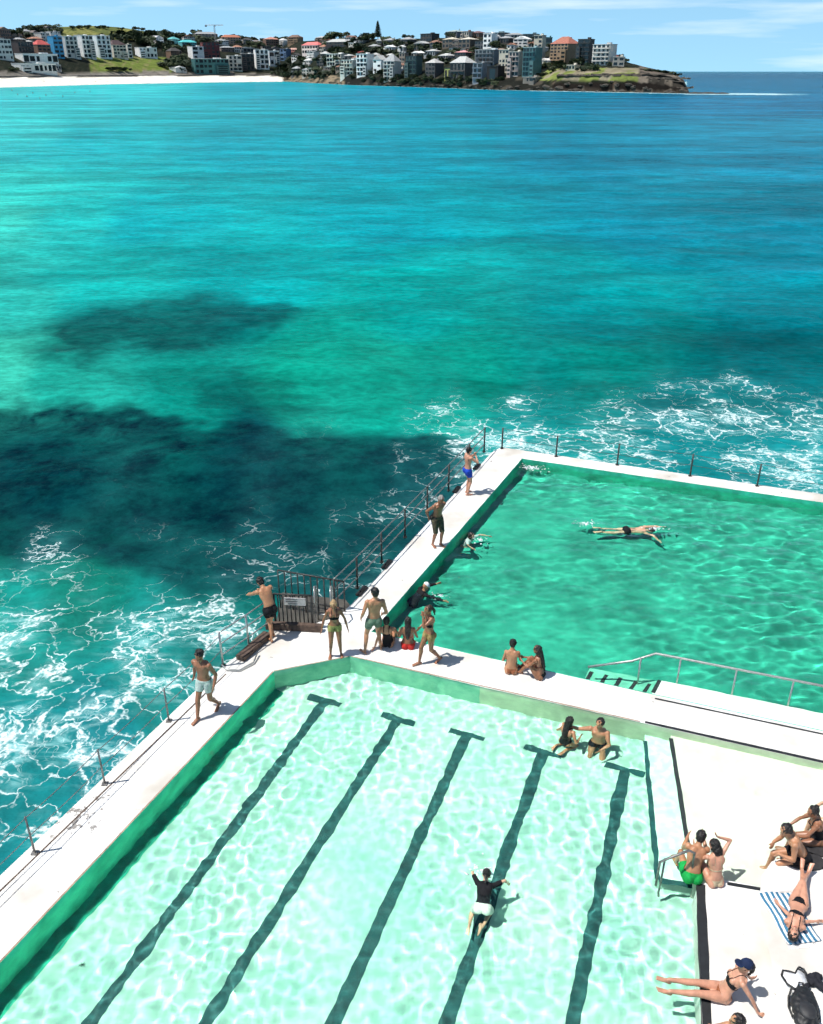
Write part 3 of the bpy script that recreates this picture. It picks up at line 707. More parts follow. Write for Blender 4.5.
def build_sea(deck_outline):
    def key(x, y): return (math.atan2(x, y)*3.2, math.log(math.hypot(x, y)))
    def fld(anchors, pw):
        ks = np.array([key(*P2(G(a, b, SEA))) for a, b, _ in anchors]); vals = np.array([np.atleast_1d(c) for _, _, c in anchors], float)
        def f(KX, KY):
            d2 = (KX[:, None]-ks[:, 0])**2 + (KY[:, None]-ks[:, 1])**2 + 1e-4
            w = d2**(-pw/2); return (w @ vals)/w.sum(1)[:, None]
        return f
    body_a = [(0, 90, (80, 182, 190)), (120, 88, (70, 185, 195)), (270, 88, (20, 150, 172)), (420, 93, (0, 128, 160)), (560, 98, (0, 115, 150)), (700, 100, (0, 100, 138)), (823, 100, (0, 92, 130)),
        (740, 76, (0, 72, 108)), (823, 76, (0, 70, 105)), (740, 84, (0, 86, 122)), (0, 130, (70, 180, 184)), (110, 135, (25, 158, 170)), (250, 140, (5, 140, 158)), (400, 150, (0, 132, 155)), (600, 150, (0, 115, 145)), (823, 150, (0, 116, 148)),
        (0, 220, (85, 190, 180)), (60, 220, (45, 172, 172)), (160, 220, (15, 150, 160)), (400, 220, (0, 135, 150)), (650, 220, (0, 118, 142)), (823, 230, (0, 116, 142)),
        (0, 300, (62, 172, 165)), (100, 285, (30, 160, 158)), (250, 270, (8, 145, 150)), (420, 300, (8, 142, 140)), (600, 300, (5, 128, 135)), (823, 310, (0, 118, 135)),
        (0, 370, (85, 180, 162)), (60, 380, (45, 158, 145)), (180, 400, (15, 135, 125)), (300, 400, (22, 150, 132)), (380, 380, (20, 145, 128)), (450, 390, (15, 135, 122)), (600, 370, (8, 125, 120)), (823, 370, (0, 102, 112)),
        (50, 480, (5, 85, 95)), (250, 480, (3, 75, 88)), (430, 500, (3, 75, 88)), (0, 560, (20, 95, 85)), (100, 590, (18, 105, 92)), (220, 600, (12, 98, 92)), (330, 590, (8, 85, 85)),
        (40, 640, (30, 128, 120)), (150, 660, (28, 125, 122)), (40, 740, (20, 125, 132)), (100, 760, (15, 115, 128)), (-50, 850, (15, 115, 125)), (560, 430, (8, 118, 118)), (700, 440, (5, 108, 115)), (823, 460, (12, 118, 125))]
    foam_a = [(a, b, c) for a, b, c in [(0, 100, 0), (400, 100, 0), (800, 100, 0), (0, 200, 0), (400, 200, 0), (800, 200, 0), (100, 300, 0), (400, 300, 0), (700, 320, 0), (820, 340, 0), (500, 365, 0), (600, 300, 0), (550, 200, 0), (650, 250, 0), (600, 350, 0), (300, 350, 0), (450, 340, 0), (560, 375, 0),
        (0, 400, 0), (200, 420, 0), (380, 410, .05), (50, 480, 0), (200, 500, 0), (300, 520, .06), (0, 545, .05), (120, 560, .12), (200, 575, .3), (60, 590, .38), (0, 590, .3), (260, 560, .25), (340, 540, .22), (370, 470, .15), (400, 500, .3), (430, 470, .28), (360, 580, .4),
        (310, 590, .5), (470, 450, .5), (200, 630, .62), (100, 640, .68), (20, 640, .6), (230, 655, .8), (150, 690, .92), (60, 700, .85), (0, 700, .75), (100, 750, .95), (30, 790, .85), (0, 850, .85), (60, 820, .9), (-60, 800, .8),
        (440, 410, .5), (500, 410, .55), (420, 440, .3), (560, 405, .35), (540, 432, .75), (505, 430, .8), (470, 430, .65), (620, 405, .35), (620, 440, .55), (700, 400, .6), (740, 430, .75), (700, 460, .62), (800, 420, .5), (823, 370, 0), (760, 365, 0), (700, 360, 0), (620, 370, 0), (480, 375, 0), (430, 380, .05), (900, 370, 0), (823, 460, .85), (780, 475, .85), (900, 440, .7), (740, 395, .5), (823, 395, .35), (600, 385, .15)]]
    bf = fld([(a, b, srgb(*c)) for a, b, c in body_a], 4.0); ff = fld(foam_a, 4.5)
    # rows: even steps in the angle below the horizon, so that near water is finely meshed
    rows = []
    d = 7.0
    while d < 60: rows.append(d); d *= 1.0085
    while d < 1600: rows.append(d); d *= 1.018
    while d < 60000: rows.append(d); d *= 1.25
    az = list(np.linspace(R(-100), R(-36), 18)) + list(np.linspace(R(-35), R(35), 380)) + list(np.linspace(R(36), R(100), 18))
    nr, na = len(rows), len(az)
    D, A = np.meshgrid(np.array(rows), np.array(az), indexing='ij'); X = (D*np.sin(A)).ravel(); Y = (D*np.cos(A)).ravel()
    KX = np.arctan2(X, Y)*3.2; KY = np.log(np.hypot(X, Y))
    Z = np.full(len(X), SEA)
    j2 = np.zeros(len(X)); jx = np.zeros(len(X)); jy = np.zeros(len(X))
    for i in range(len(X)):
        dd = D.ravel()[i]
        if dd < 260:
            v = V((X[i]*.11, Y[i]*.2, 1.7)); a = max(0.0, 1 - dd/260)
            Z[i] += a*(.30*noise.noise(v) + .16*noise.noise(v*2.7)) + max(0, 1-dd/90)*(.07*noise.noise(v*7.5) + .03*noise.noise(v*17))
        if dd < 300:
            q = V((X[i]*.12, Y[i]*.12, 9)); jx[i] = noise.noise(q); jy[i] = noise.noise(q + V((30, 0, 0))); j2[i] = noise.noise(q*4.5) + .6*noise.noise(q*11)
    body = bf(KX + jx*.10, KY + jy*.10); foam = ff(KX + jx*.05, KY + jy*.05)[:, 0]
    # dark patches: the large near one, then reefs
    pats = [([(-400, 405), (0, 403), (60, 404), (120, 418), (200, 428), (300, 440), (350, 436), (440, 430), (475, 440), (480, 470), (450, 530), (400, 570), (335, 600), (250, 590), (150, 575), (60, 566), (-400, 560)], 1.0, .024),
            ([(40, 330), (110, 305), (200, 295), (290, 300), (312, 312), (290, 330), (240, 336), (180, 350), (120, 345), (90, 362), (20, 358), (60, 345)], .8, .045),
            ([(170, 385), (230, 372), (290, 386), (325, 415), (260, 432), (200, 412)], .6, .05),
            ([(-60, 262), (60, 268), (40, 282), (-60, 280)], .25, .05),
            ([(560, 395), (680, 385), (800, 405), (823, 440), (700, 445), (600, 430)], .22, .1),
            ([(660, 345), (823, 335), (823, 352), (700, 358)], .2, .05),
            ([(120, 190), (330, 180), (420, 200), (260, 210)], .16, .05),
            ([(300, 240), (560, 228), (700, 245), (420, 262)], .12, .05)]
    reef = np.zeros(len(X))
    for poly, amt, soft in pats:
        pk = [key(*P2(G(a, b, SEA))) for a, b in poly]
        mx = [min(p[0] for p in pk)-.3, max(p[0] for p in pk)+.3, min(p[1] for p in pk)-.3, max(p[1] for p in pk)+.3]
        for i in np.where((KX > mx[0]) & (KX < mx[1]) & (KY > mx[2]) & (KY < mx[3]))[0]:
            p = (KX[i] + jx[i]*.10 + j2[i]*.06, KY[i] + jy[i]*.045 + j2[i]*.022)
            dd = min(segd(p, pk[q], pk[(q+1) % len(pk)]) for q in range(len(pk)))
            dd = dd if inside(p, pk) else -dd
            t = max(0, min(1, (dd + soft)/(2*soft))); reef[i] = max(reef[i], amt*t*t*(3-2*t))
    # wash along the foot of the headland
    for i in np.where((D.ravel() > 600) & (D.ravel() < 1500))[0]:
        px = 971*math.tan(A.ravel()[i])*.995 + CX
        if px > 285:
            s = shore_d(px); gap = s - D.ravel()[i]
            if px > 688: gap = abs(D.ravel()[i] - 712) - 6
            k = 1.0 if px > 530 else .45
            if px > 780: k = max(0, 1 - (px-780)/40)*.6
            if gap < 24: foam[i] = max(foam[i], k*max(0, min(2.4, (24-gap)/8)))
        elif px > -200:
            gap = shore_d(px) - D.ravel()[i]
            if gap < 40: foam[i] = max(foam[i], .5*max(0, (40-gap)/40))
    vs = np.stack([X, Y, Z], 1); fs = []
    for r in range(nr-1):
        for c in range(na-1): a = r*na + c; fs.append((a, a+1, a+na+1, a+na))
    # leave the sea out where the pool deck stands
    ins = np.zeros(len(X), bool)
    for i in np.where((D.ravel() < 45) & (np.abs(X) < 40))[0]: ins[i] = inside((X[i], Y[i]), deck_outline)
    fs = [f for f in fs if not all(ins[q] for q in f)]
    o = mesh_obj('sea', vs.tolist(), fs[::1], mat_sea(), None, True)
    o.data.flip_normals()
    ca = o.data.color_attributes.new('body', 'FLOAT_COLOR', 'POINT'); ca.data.foreach_set('color', np.concatenate([body*BODY_K, np.ones((len(X), 1))], 1).ravel())
    cb = o.data.color_attributes.new('zone', 'FLOAT_COLOR', 'POINT'); cb.data.foreach_set('color', np.stack([foam, reef, np.zeros(len(X)), np.ones(len(X))], 1).ravel())
    o['kind'] = 'structure'
BODY_K = np.array([.32, .78, .73])
def interp(tab, x):
    if x <= tab[0][0]: return tab[0][1]
    for (a, b), (c, d) in zip(tab, tab[1:]):
        if x <= c: return b + (d-b)*(x-a)/(c-a)
    return tab[-1][1]
SHORE = [(-300, 92), (0, 87.5), (100, 84.5), (200, 82.5), (285, 81.5), (350, 85), (430, 87.5), (500, 90), (560, 91), (690, 93.5)]
def shore_d(px):
    g = G(px, interp(SHORE, px), SEA); return math.hypot(g.x, g.y)
# ------------------------------------------------------------------ headland
def px_of(x, y): return CX + 971*(x/y)*.9955 if y > 0 else 9999
RIDGE = [(-300, 36), (0, 32), (40, 30), (70, 27), (95, 25.5), (125, 27), (150, 31), (190, 37), (230, 40), (290, 42), (340, 39), (400, 39), (440, 38), (480, 37), (520, 39), (560, 44), (590, 49), (612, 56), (628, 63), (650, 68.5), (675, 74), (684, 80), (691, 93), (700, 98)]
BACK = [(-300, 420), (0, 420), (60, 520), (130, 560), (200, 450), (285, 380), (350, 330), (450, 240), (520, 210), (600, 130), (650, 70), (690, 25)]   # metres from shore to ridge
BANK = [(-300, 7), (285, 6.5), (320, 3), (400, 2.5), (500, 3), (535, 4), (560, 9), (600, 11), (640, 12), (670, 9), (684, 5), (691, -2), (700, -4)]
BANKW = [(-300, 130), (0, 130), (150, 140), (285, 60), (320, 14), (500, 12), (545, 12), (560, 7), (700, 7)]
def hz(x, y, rough=True):
    D = math.hypot(x, y); px = px_of(x, y)
    if px > 700 or px < -400: return -6
    D0 = shore_d(px); w = interp(BACK, px); D1 = D0 + w
    yr = interp(RIDGE, px); g = ray(px, yr); Zr = EYE + D1*g.z/math.hypot(g.x, g.y)
    B = interp(BANK, px); bw = interp(BANKW, px); s = D - D0
    if s < 0: return max(-6, SEA - .4 + s*.15)
    if s < bw:
        q = s/bw; z = SEA - .4 + (B - SEA + .4)*(q if px < 300 else q**.6)
        if px > 540 and rough: z += 1.5*noise.noise(V((x*.06, y*.06, z*.3))) * q
    else:
        q = min(1, (s-bw)/(w-bw)) if w > bw else 1
        z = B + (Zr - B)*(q**.85)
        if rough: z += .7*noise.noise(V((x*.03, y*.03, 3)))*min(1, q*4)
        if s > w: z = Zr - (s - w)*.05
    return z

def land_at(px, py):
    d = ray(px, py); h = math.hypot(d.x, d.y); d0 = shore_d(px) + 1; D = d0; w = interp(BACK, px)
    while D < d0 + w:
        p = V((d.x/h*D, d.y/h*D, EYE + d.z/h*D))
        if p.z <= hz(p.x, p.y, False): return p
        D += 2.5
    D = d0 + w*.97; return V((d.x/h*D, d.y/h*D, hz(d.x/h*D, d.y/h*D, False)))

def build_land():
    pxs = list(np.linspace(-330, 699, 420)); rel = [0] + list(np.linspace(0.004, .10, 12)) + list(np.linspace(.12, 1.0, 34)) + [1.1, 1.3, 1.8, 2.5]
    vs, cols = [], []
    for px in pxs:
        D0 = shore_d(px) - 4; w = interp(BACK, px) + 4; d = ray(px, 75); h = math.hypot(d.x, d.y)
        bw = interp(BANKW, px)
        for r in rel:
            D = D0 + r*w if r > .1 or bw < 40 else D0 + r*w
            x, y = d.x/h*D, d.y/h*D; z = hz(x, y)
            vs.append((x, y, z))
            s = D - D0; g = V((x, y, z)); nz = noise.noise(V((x*.02, y*.02, 0))); nf = noise.noise(V((x*.09, y*.09, 2)))
            # which pixel row of the hillside this lies on, only to look up its ground cover
            e = (z-EYE)/D; py = 71.3 - 1090*e
            c = (.012, .016, .009)
            if nf > .15: c = (.028, .028, .018)
            if 60 < px < 165 and py < 41 + 4*nz and px > 55: c = (.20, .20, .06) if nz + nf*.6 > -.05 else (.10, .12, .035)
            if 92 < px < 172 and py > 57.5: c = (.13, .17, .035) if nf > -.25 else (.19, .18, .07)
            if s < bw and px < 300: c = (.78, .73, .64) if s > 3 else (.45, .42, .33)
            elif s < bw*1.2 and px < 300: c = (.20, .18, .15)
            if 283 <= px < 345 and py > 75.5: c = (.22, .17, .11) if nf > -.1 else (.05, .045, .03)
            if 345 <= px < 545 and py > 77: c = (.055, .048, .036) if nf > .2 else (.012, .013, .010)
            if 530 < px < 640 and py < 80.5 + nz*2 and py > 68: c = (.16, .19, .05) if nf + nz > -.1 else (.24, .21, .14)
            if px >= 552 and (s < bw*.97): c = (.012, .009, .007) if nf < .32 else (.09, .065, .045)  # cliff face near black: undercut shade put into its colour
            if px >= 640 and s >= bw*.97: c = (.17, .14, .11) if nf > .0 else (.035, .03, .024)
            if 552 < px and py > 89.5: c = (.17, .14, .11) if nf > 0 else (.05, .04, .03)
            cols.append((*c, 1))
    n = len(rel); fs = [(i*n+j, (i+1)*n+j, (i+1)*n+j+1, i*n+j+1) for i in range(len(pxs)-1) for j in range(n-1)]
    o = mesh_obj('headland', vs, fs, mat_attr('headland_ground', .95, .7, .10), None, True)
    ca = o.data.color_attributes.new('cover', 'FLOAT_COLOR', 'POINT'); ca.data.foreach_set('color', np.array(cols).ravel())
    o['kind'] = 'structure'

def wallm(c): return M('render_%d_%d_%d' % tuple(int(q*100) for q in c), c, .85, .12, .4)
GLASS = None
_win = {}
def unit_box():
    if 'b' not in _win:
        bm = bmesh.new(); bmesh.ops.create_cube(bm, size=1); me = bpy.data.meshes.new('window'); bm.to_mesh(me); bm.free()
        me.materials.append(simple('window_glass', (.012, .018, .022), .15, .3, .5)); _win['b'] = me
    return _win['b']

def downhill(p):
    e = 15.0; gx = hz(p.x+e, p.y, False) - hz(p.x-e, p.y, False); gy = hz(p.x, p.y+e, False) - hz(p.x, p.y-e, False)
    if math.hypot(gx, gy) < .4: return 0
    a = math.atan2(-gx, gy) - math.atan2(-p.x, p.y); a = (a + math.pi) % (2*math.pi) - math.pi
    return max(-.75, min(.75, a*.8))

def building(px, py, wpx, hpx, col, roof, rcol, label, cat='house', floors=None, bays=None, balc=False, group=None, front=None, storey_tint=None, yaw=None):
    p = land_at(px, py); D = math.hypot(p.x, p.y)
    w = wpx*D/971*.92; h = hpx*D/1090; rh = 0
    depth = max(6, min(14, w*.8)); p = p - V((p.x, p.y, 0)).normalized()*4.5; rz = math.atan2(-p.x, p.y) + downhill(p) + (rnd.uniform(-.16, .16) if yaw is None else yaw)
    name = 'apartment_block' if hpx > 11 and wpx > 8 else 'house'
    root = thing(name, label, cat, (p.x, p.y, p.z - .3), rz, group)
    if roof in ('hip', 'gable', 'pyramid'): rh = h*(.27 if roof != 'pyramid' else .22)
    bh = h - rh; wm = wallm(col); rm = M('roof_%d_%d_%d' % tuple(int(q*100) for q in rcol), rcol, .8, .25, .8)
    bm = bmesh.new(); add_box(bm, (0, depth/2, (bh-9)/2), (w, depth, bh+9)); bm_obj('wall', bm, wm, root)
    bm = bmesh.new(); ov = .5
    if roof == 'flat':
        add_box(bm, (0, depth/2, bh + .2), (w + .7, depth + .7, .4)); add_box(bm, (w*.22, depth*.55, bh + 1.0), (w*.22, depth*.25, 1.3))
    else:
        x, y0, y1 = w/2 + ov, -ov, depth + ov; zc = bh + rh
        b = [bm.verts.new(q) for q in ((-x, y0, bh), (x, y0, bh), (x, y1, bh), (-x, y1, bh))]
        if roof == 'pyramid': t = [bm.verts.new((0, depth/2, zc))]*2
        elif roof == 'hip': k = max(0, x - depth*.5); t = [bm.verts.new((-k, depth/2, zc)), bm.verts.new((k, depth/2, zc))]
        else: t = None
        if roof == 'gable':
            t = [bm.verts.new((0, y0, zc)), bm.verts.new((0, y1, zc))]
            bm.faces.new((b[0], b[1], t[0])); bm.faces.new((b[2], b[3], t[1])); bm.faces.new((b[1], b[2], t[1], t[0])); bm.faces.new((b[3], b[0], t[0], t[1]))
        elif roof == 'pyramid':
            for i in range(4): bm.faces.new((b[i], b[(i+1) % 4], t[0]))
        else:
            bm.faces.new((b[0], b[1], t[1], t[0])); bm.faces.new((b[1], b[2], t[1])); bm.faces.new((b[2], b[3], t[0], t[1])); bm.faces.new((b[3], b[0], t[0]))
        bm.faces.new(b[::-1])
    rf = bm_obj('roof', bm, rm, root)
    if rnd.random() < .5: box_obj('chimney', (w*.25, depth*.6, bh + rh*.6 + .8), (.8, .8, 1.8), rm, rf)
    if w > 9 and roof != 'pyramid' and rnd.random() < .65:
        sd = rnd.choice((-1, 1)); ww = w*rnd.uniform(.25, .42); hh = bh*rnd.uniform(.45, .8); k = rnd.uniform(.6, 1.15)
        bm = bmesh.new(); add_box(bm, (sd*(w - ww)/2*.98, -1.2, (hh-9)/2), (ww, 2.6, hh+9)); wg = bm_obj('bay', bm, wallm(tuple(round(min(.8, c*k), 2) for c in col)), root)
        for f in range(max(1, int(hh/3))):
            o = link(bpy.data.objects.new('window', unit_box()), wg); o.location = (sd*(w - ww)/2*.98, -2.52, f*3.0 + 1.9); o.scale = (ww*.72, .16, 1.5)
    fl = floors or max(1, int(bh/3.0)); bs = bays or max(2, min(7, int(w/3.2))); fh = bh/fl; bwd = w/bs
    for f in range(fl):
        if front and f == 0: continue
        for b in range(bs):
            if rnd.random() < .06: continue
            wd = bwd*rnd.choice((.5, .66, .84)); wh = fh*(.68 if balc else rnd.choice((.5, .62)))
            o = bpy.data.objects.new('window', unit_box()); link(o, root)
            o.location = (-w/2 + (b+.5)*bwd, -.02, f*fh + fh*.52 + .2); o.scale = (wd, .16, wh)
        if balc and f > 0:
            box_obj('balcony', (0, -.75, f*fh + .35), (w*.94, 1.4, .9 if balc == 2 else .5), wm, root)
    return root

def crown_mesh(kind, seed):
    r = random.Random(seed); vs, fs = [], []
    lobes = [(r.gauss(0, .30), r.gauss(0, .30), r.uniform(.38, .78), r.uniform(.22, .40)) for _ in range(8)]
    for _ in range(520):
        lx, ly, lz, lr = r.choice(lobes)
        d = V((r.gauss(0, 1), r.gauss(0, 1), r.gauss(0, 1))).normalized()*lr*(r.random()**.35)
        c = V((lx, ly, lz)) + V((d.x, d.y, d.z*.75)); sz = r.uniform(.05, .11)
        a = V((r.gauss(0, 1), r.gauss(0, 1), r.gauss(0, 1))).normalized()*sz; b = a.orthogonal().normalized()*sz*.8
        i = len(vs); vs += [c-a-b, c+a-b*.6, c+a*.7+b, c-a*.8+b]; fs.append((i, i+1, i+2, i+3))
    return vs, fs

def build_trees():
    mats = [simple('dark_foliage', (.020, .038, .014), .8, .5, .6), simple('olive_foliage', (.042, .060, .020), .8, .5, .6), simple('pine_foliage', (.012, .030, .018), .8, .4, .6)]
    bark = simple('bark', (.06, .045, .03), .9, .3, 2)
    protos = []
    for k in range(6):
        vs, fs = crown_mesh(0, 50+k); me = bpy.data.meshes.new('crown'); me.from_pydata([tuple(v) for v in vs], [], fs); me.materials.append(mats[k % 2]); protos.append(me)
    bm = bmesh.new(); add_tube(bm, [(0, 0, -.1), (.01, 0, .25), (0, .01, .55)], .045, 7, .02); add_tube(bm, [(.0, 0, .25), (.15, .05, .5)], .02, 6, .01); add_tube(bm, [(.0, 0, .28), (-.14, -.04, .52)], .02, 6, .01)
    tm = bpy.data.meshes.new('trunk'); bm.to_mesh(tm); bm.free(); tm.materials.append(bark)
    def tree(px, py, hpx, label, group, wf=1.0, k=None):
        p = land_at(px, py); D = math.hypot(p.x, p.y); h = hpx*D/1090
        root = thing('tree', label, 'tree', (p.x, p.y, p.z - .3), rnd.uniform(0, 6.28), group)
        c = link(bpy.data.objects.new('crown', protos[rnd.randrange(6) if k is None else k]), root); c.scale = (h*wf*rnd.uniform(.85, 1.2), h*wf*rnd.uniform(.85, 1.2), h)
        t = link(bpy.data.objects.new('trunk', tm), root); t.scale = (h, h, h)
    zones = [((0, 60), (26, 40), 22, 6, 'dark trees crowding the crest of the hill at the far left', 'trees on the far left crest'),
             ((62, 118), (40, 44), 9, 5, 'dark tree under the grassy hilltop behind the white blocks', 'trees under the grassy hilltop'),
             ((118, 180), (38, 48), 17, 7, 'dark tree between the grassy hilltop and the lower lawn', 'trees between hilltop and lawn'),
             ((165, 185), (50, 70), 9, 8, 'dark bushy tree at the right end of the beachside lawn', 'trees at the right end of the lawn'),
             ((185, 285), (36, 50), 26, 5, 'dark tree among the roofs above the glass fronted beach building', 'trees above the glass fronted building'),
             ((278, 345), (60, 80), 26, 6, 'dark tree in the wooded slope below the pink roofed block', 'wooded slope below the pink roofed block'),
             ((325, 400), (38, 60), 30, 6, 'dark tree among the grey roofs around the tall pine', 'trees among the grey roofs'),
             ((345, 400), (68, 84), 18, 5, 'dark tree low on the shore beside the white gabled houses', 'shore trees by the white gabled houses'),
             ((398, 480), (38, 66), 34, 5.5, 'dark tree wedged between the crowded hillside houses', 'trees between the crowded houses'),
             ((400, 500), (78, 87), 30, 5, 'dark shrubby tree on the rocky shore under the dark houses', 'shrubby trees on the rocky shore'),
             ((485, 560), (40, 58), 16, 5, 'dark tree behind the cream and teal apartment blocks', 'trees behind the cream blocks'),
             ((528, 600), (63, 72), 13, 6, 'green tree at the foot of the tall brick block above the cliff', 'trees at the foot of the brick block'),
             ((600, 626), (58, 66), 6, 4, 'small tree beside the last houses of the headland', 'trees beside the last houses')]
    for (a, b), (c, d), n, hp, lab, grp in zones:
        n = int(n*1.25)
        for i in range(n):
            tree(a + (b-a)*(i + rnd.random())/n, rnd.uniform(c, d), hp*rnd.uniform(.8, 1.4), lab, grp, 1.25)
    for px in (72, 80, 88, 99, 104, 122, 136, 142, 150): tree(px, interp(RIDGE, px) + 1.2, rnd.uniform(2.5, 4.5), 'small dark tree standing on the skyline of the grassy hill', 'trees on the grassy skyline', 1.5)
    for px, py, hp, lab in ((337, 40, 9, 'broad dark tree on the skyline left of the tall pine'), (196, 38, 8, 'broad dark tree on the skyline above the turquoise house'), (527, 72, 8, 'rounded dark tree beside the teal glass block near the shore'), (541, 77, 5, 'round dark bush on the grassy cliff top')):
        tree(px, py, hp, lab, None, 1.5)
    for px in (112, 118, 124, 12, 40, 178): tree(px, 71, 4.5, 'low dark bush along the back of the beach', 'bushes behind the beach', 1.6)
    for px in range(648, 682, 5): tree(px, 71 + (px-648)*.12, 3, 'low dark scrub bush on the bare tip of the headland', 'scrub on the headland tip', 1.9)
    # tall norfolk pine
    p = land_at(378, 39); D = math.hypot(p.x, p.y); h = 18.5*D/1090
    root = thing('pine_tree', 'tall tapering pine rising above the skyline in the middle of the headland', 'pine tree', (p.x, p.y, p.z - .3))
    tube_obj('trunk', [(0, 0, -.5), (0, 0, h*.5), (0, 0, h)], .5, bark, root, r2=.08)
    r = random.Random(4); vs, fs = [], []
    for lv in range(22):
        z = h*(.16 + .84*lv/22); rad = h*.25*(1 - lv/22)**.8 + .3
        for a in range(9):
            an = a*.698 + lv*.37
            for q in range(12):
                t = (q+.5)/12; c = V((math.cos(an)*rad*t, math.sin(an)*rad*t, z + t*.4 + r.uniform(-.2, .3)*h*.02)); s_ = .55*(1.1-t*.5)
                aa = V((r.gauss(0, 1), r.gauss(0, 1), r.gauss(0, .5))).normalized()*s_; bb = aa.orthogonal().normalized()*s_*.8; i = len(vs)
                vs += [c-aa-bb, c+aa-bb, c+aa+bb, c-aa+bb]; fs.append((i, i+1, i+2, i+3))
    mesh_obj('crown', vs, fs, mats[2], root)

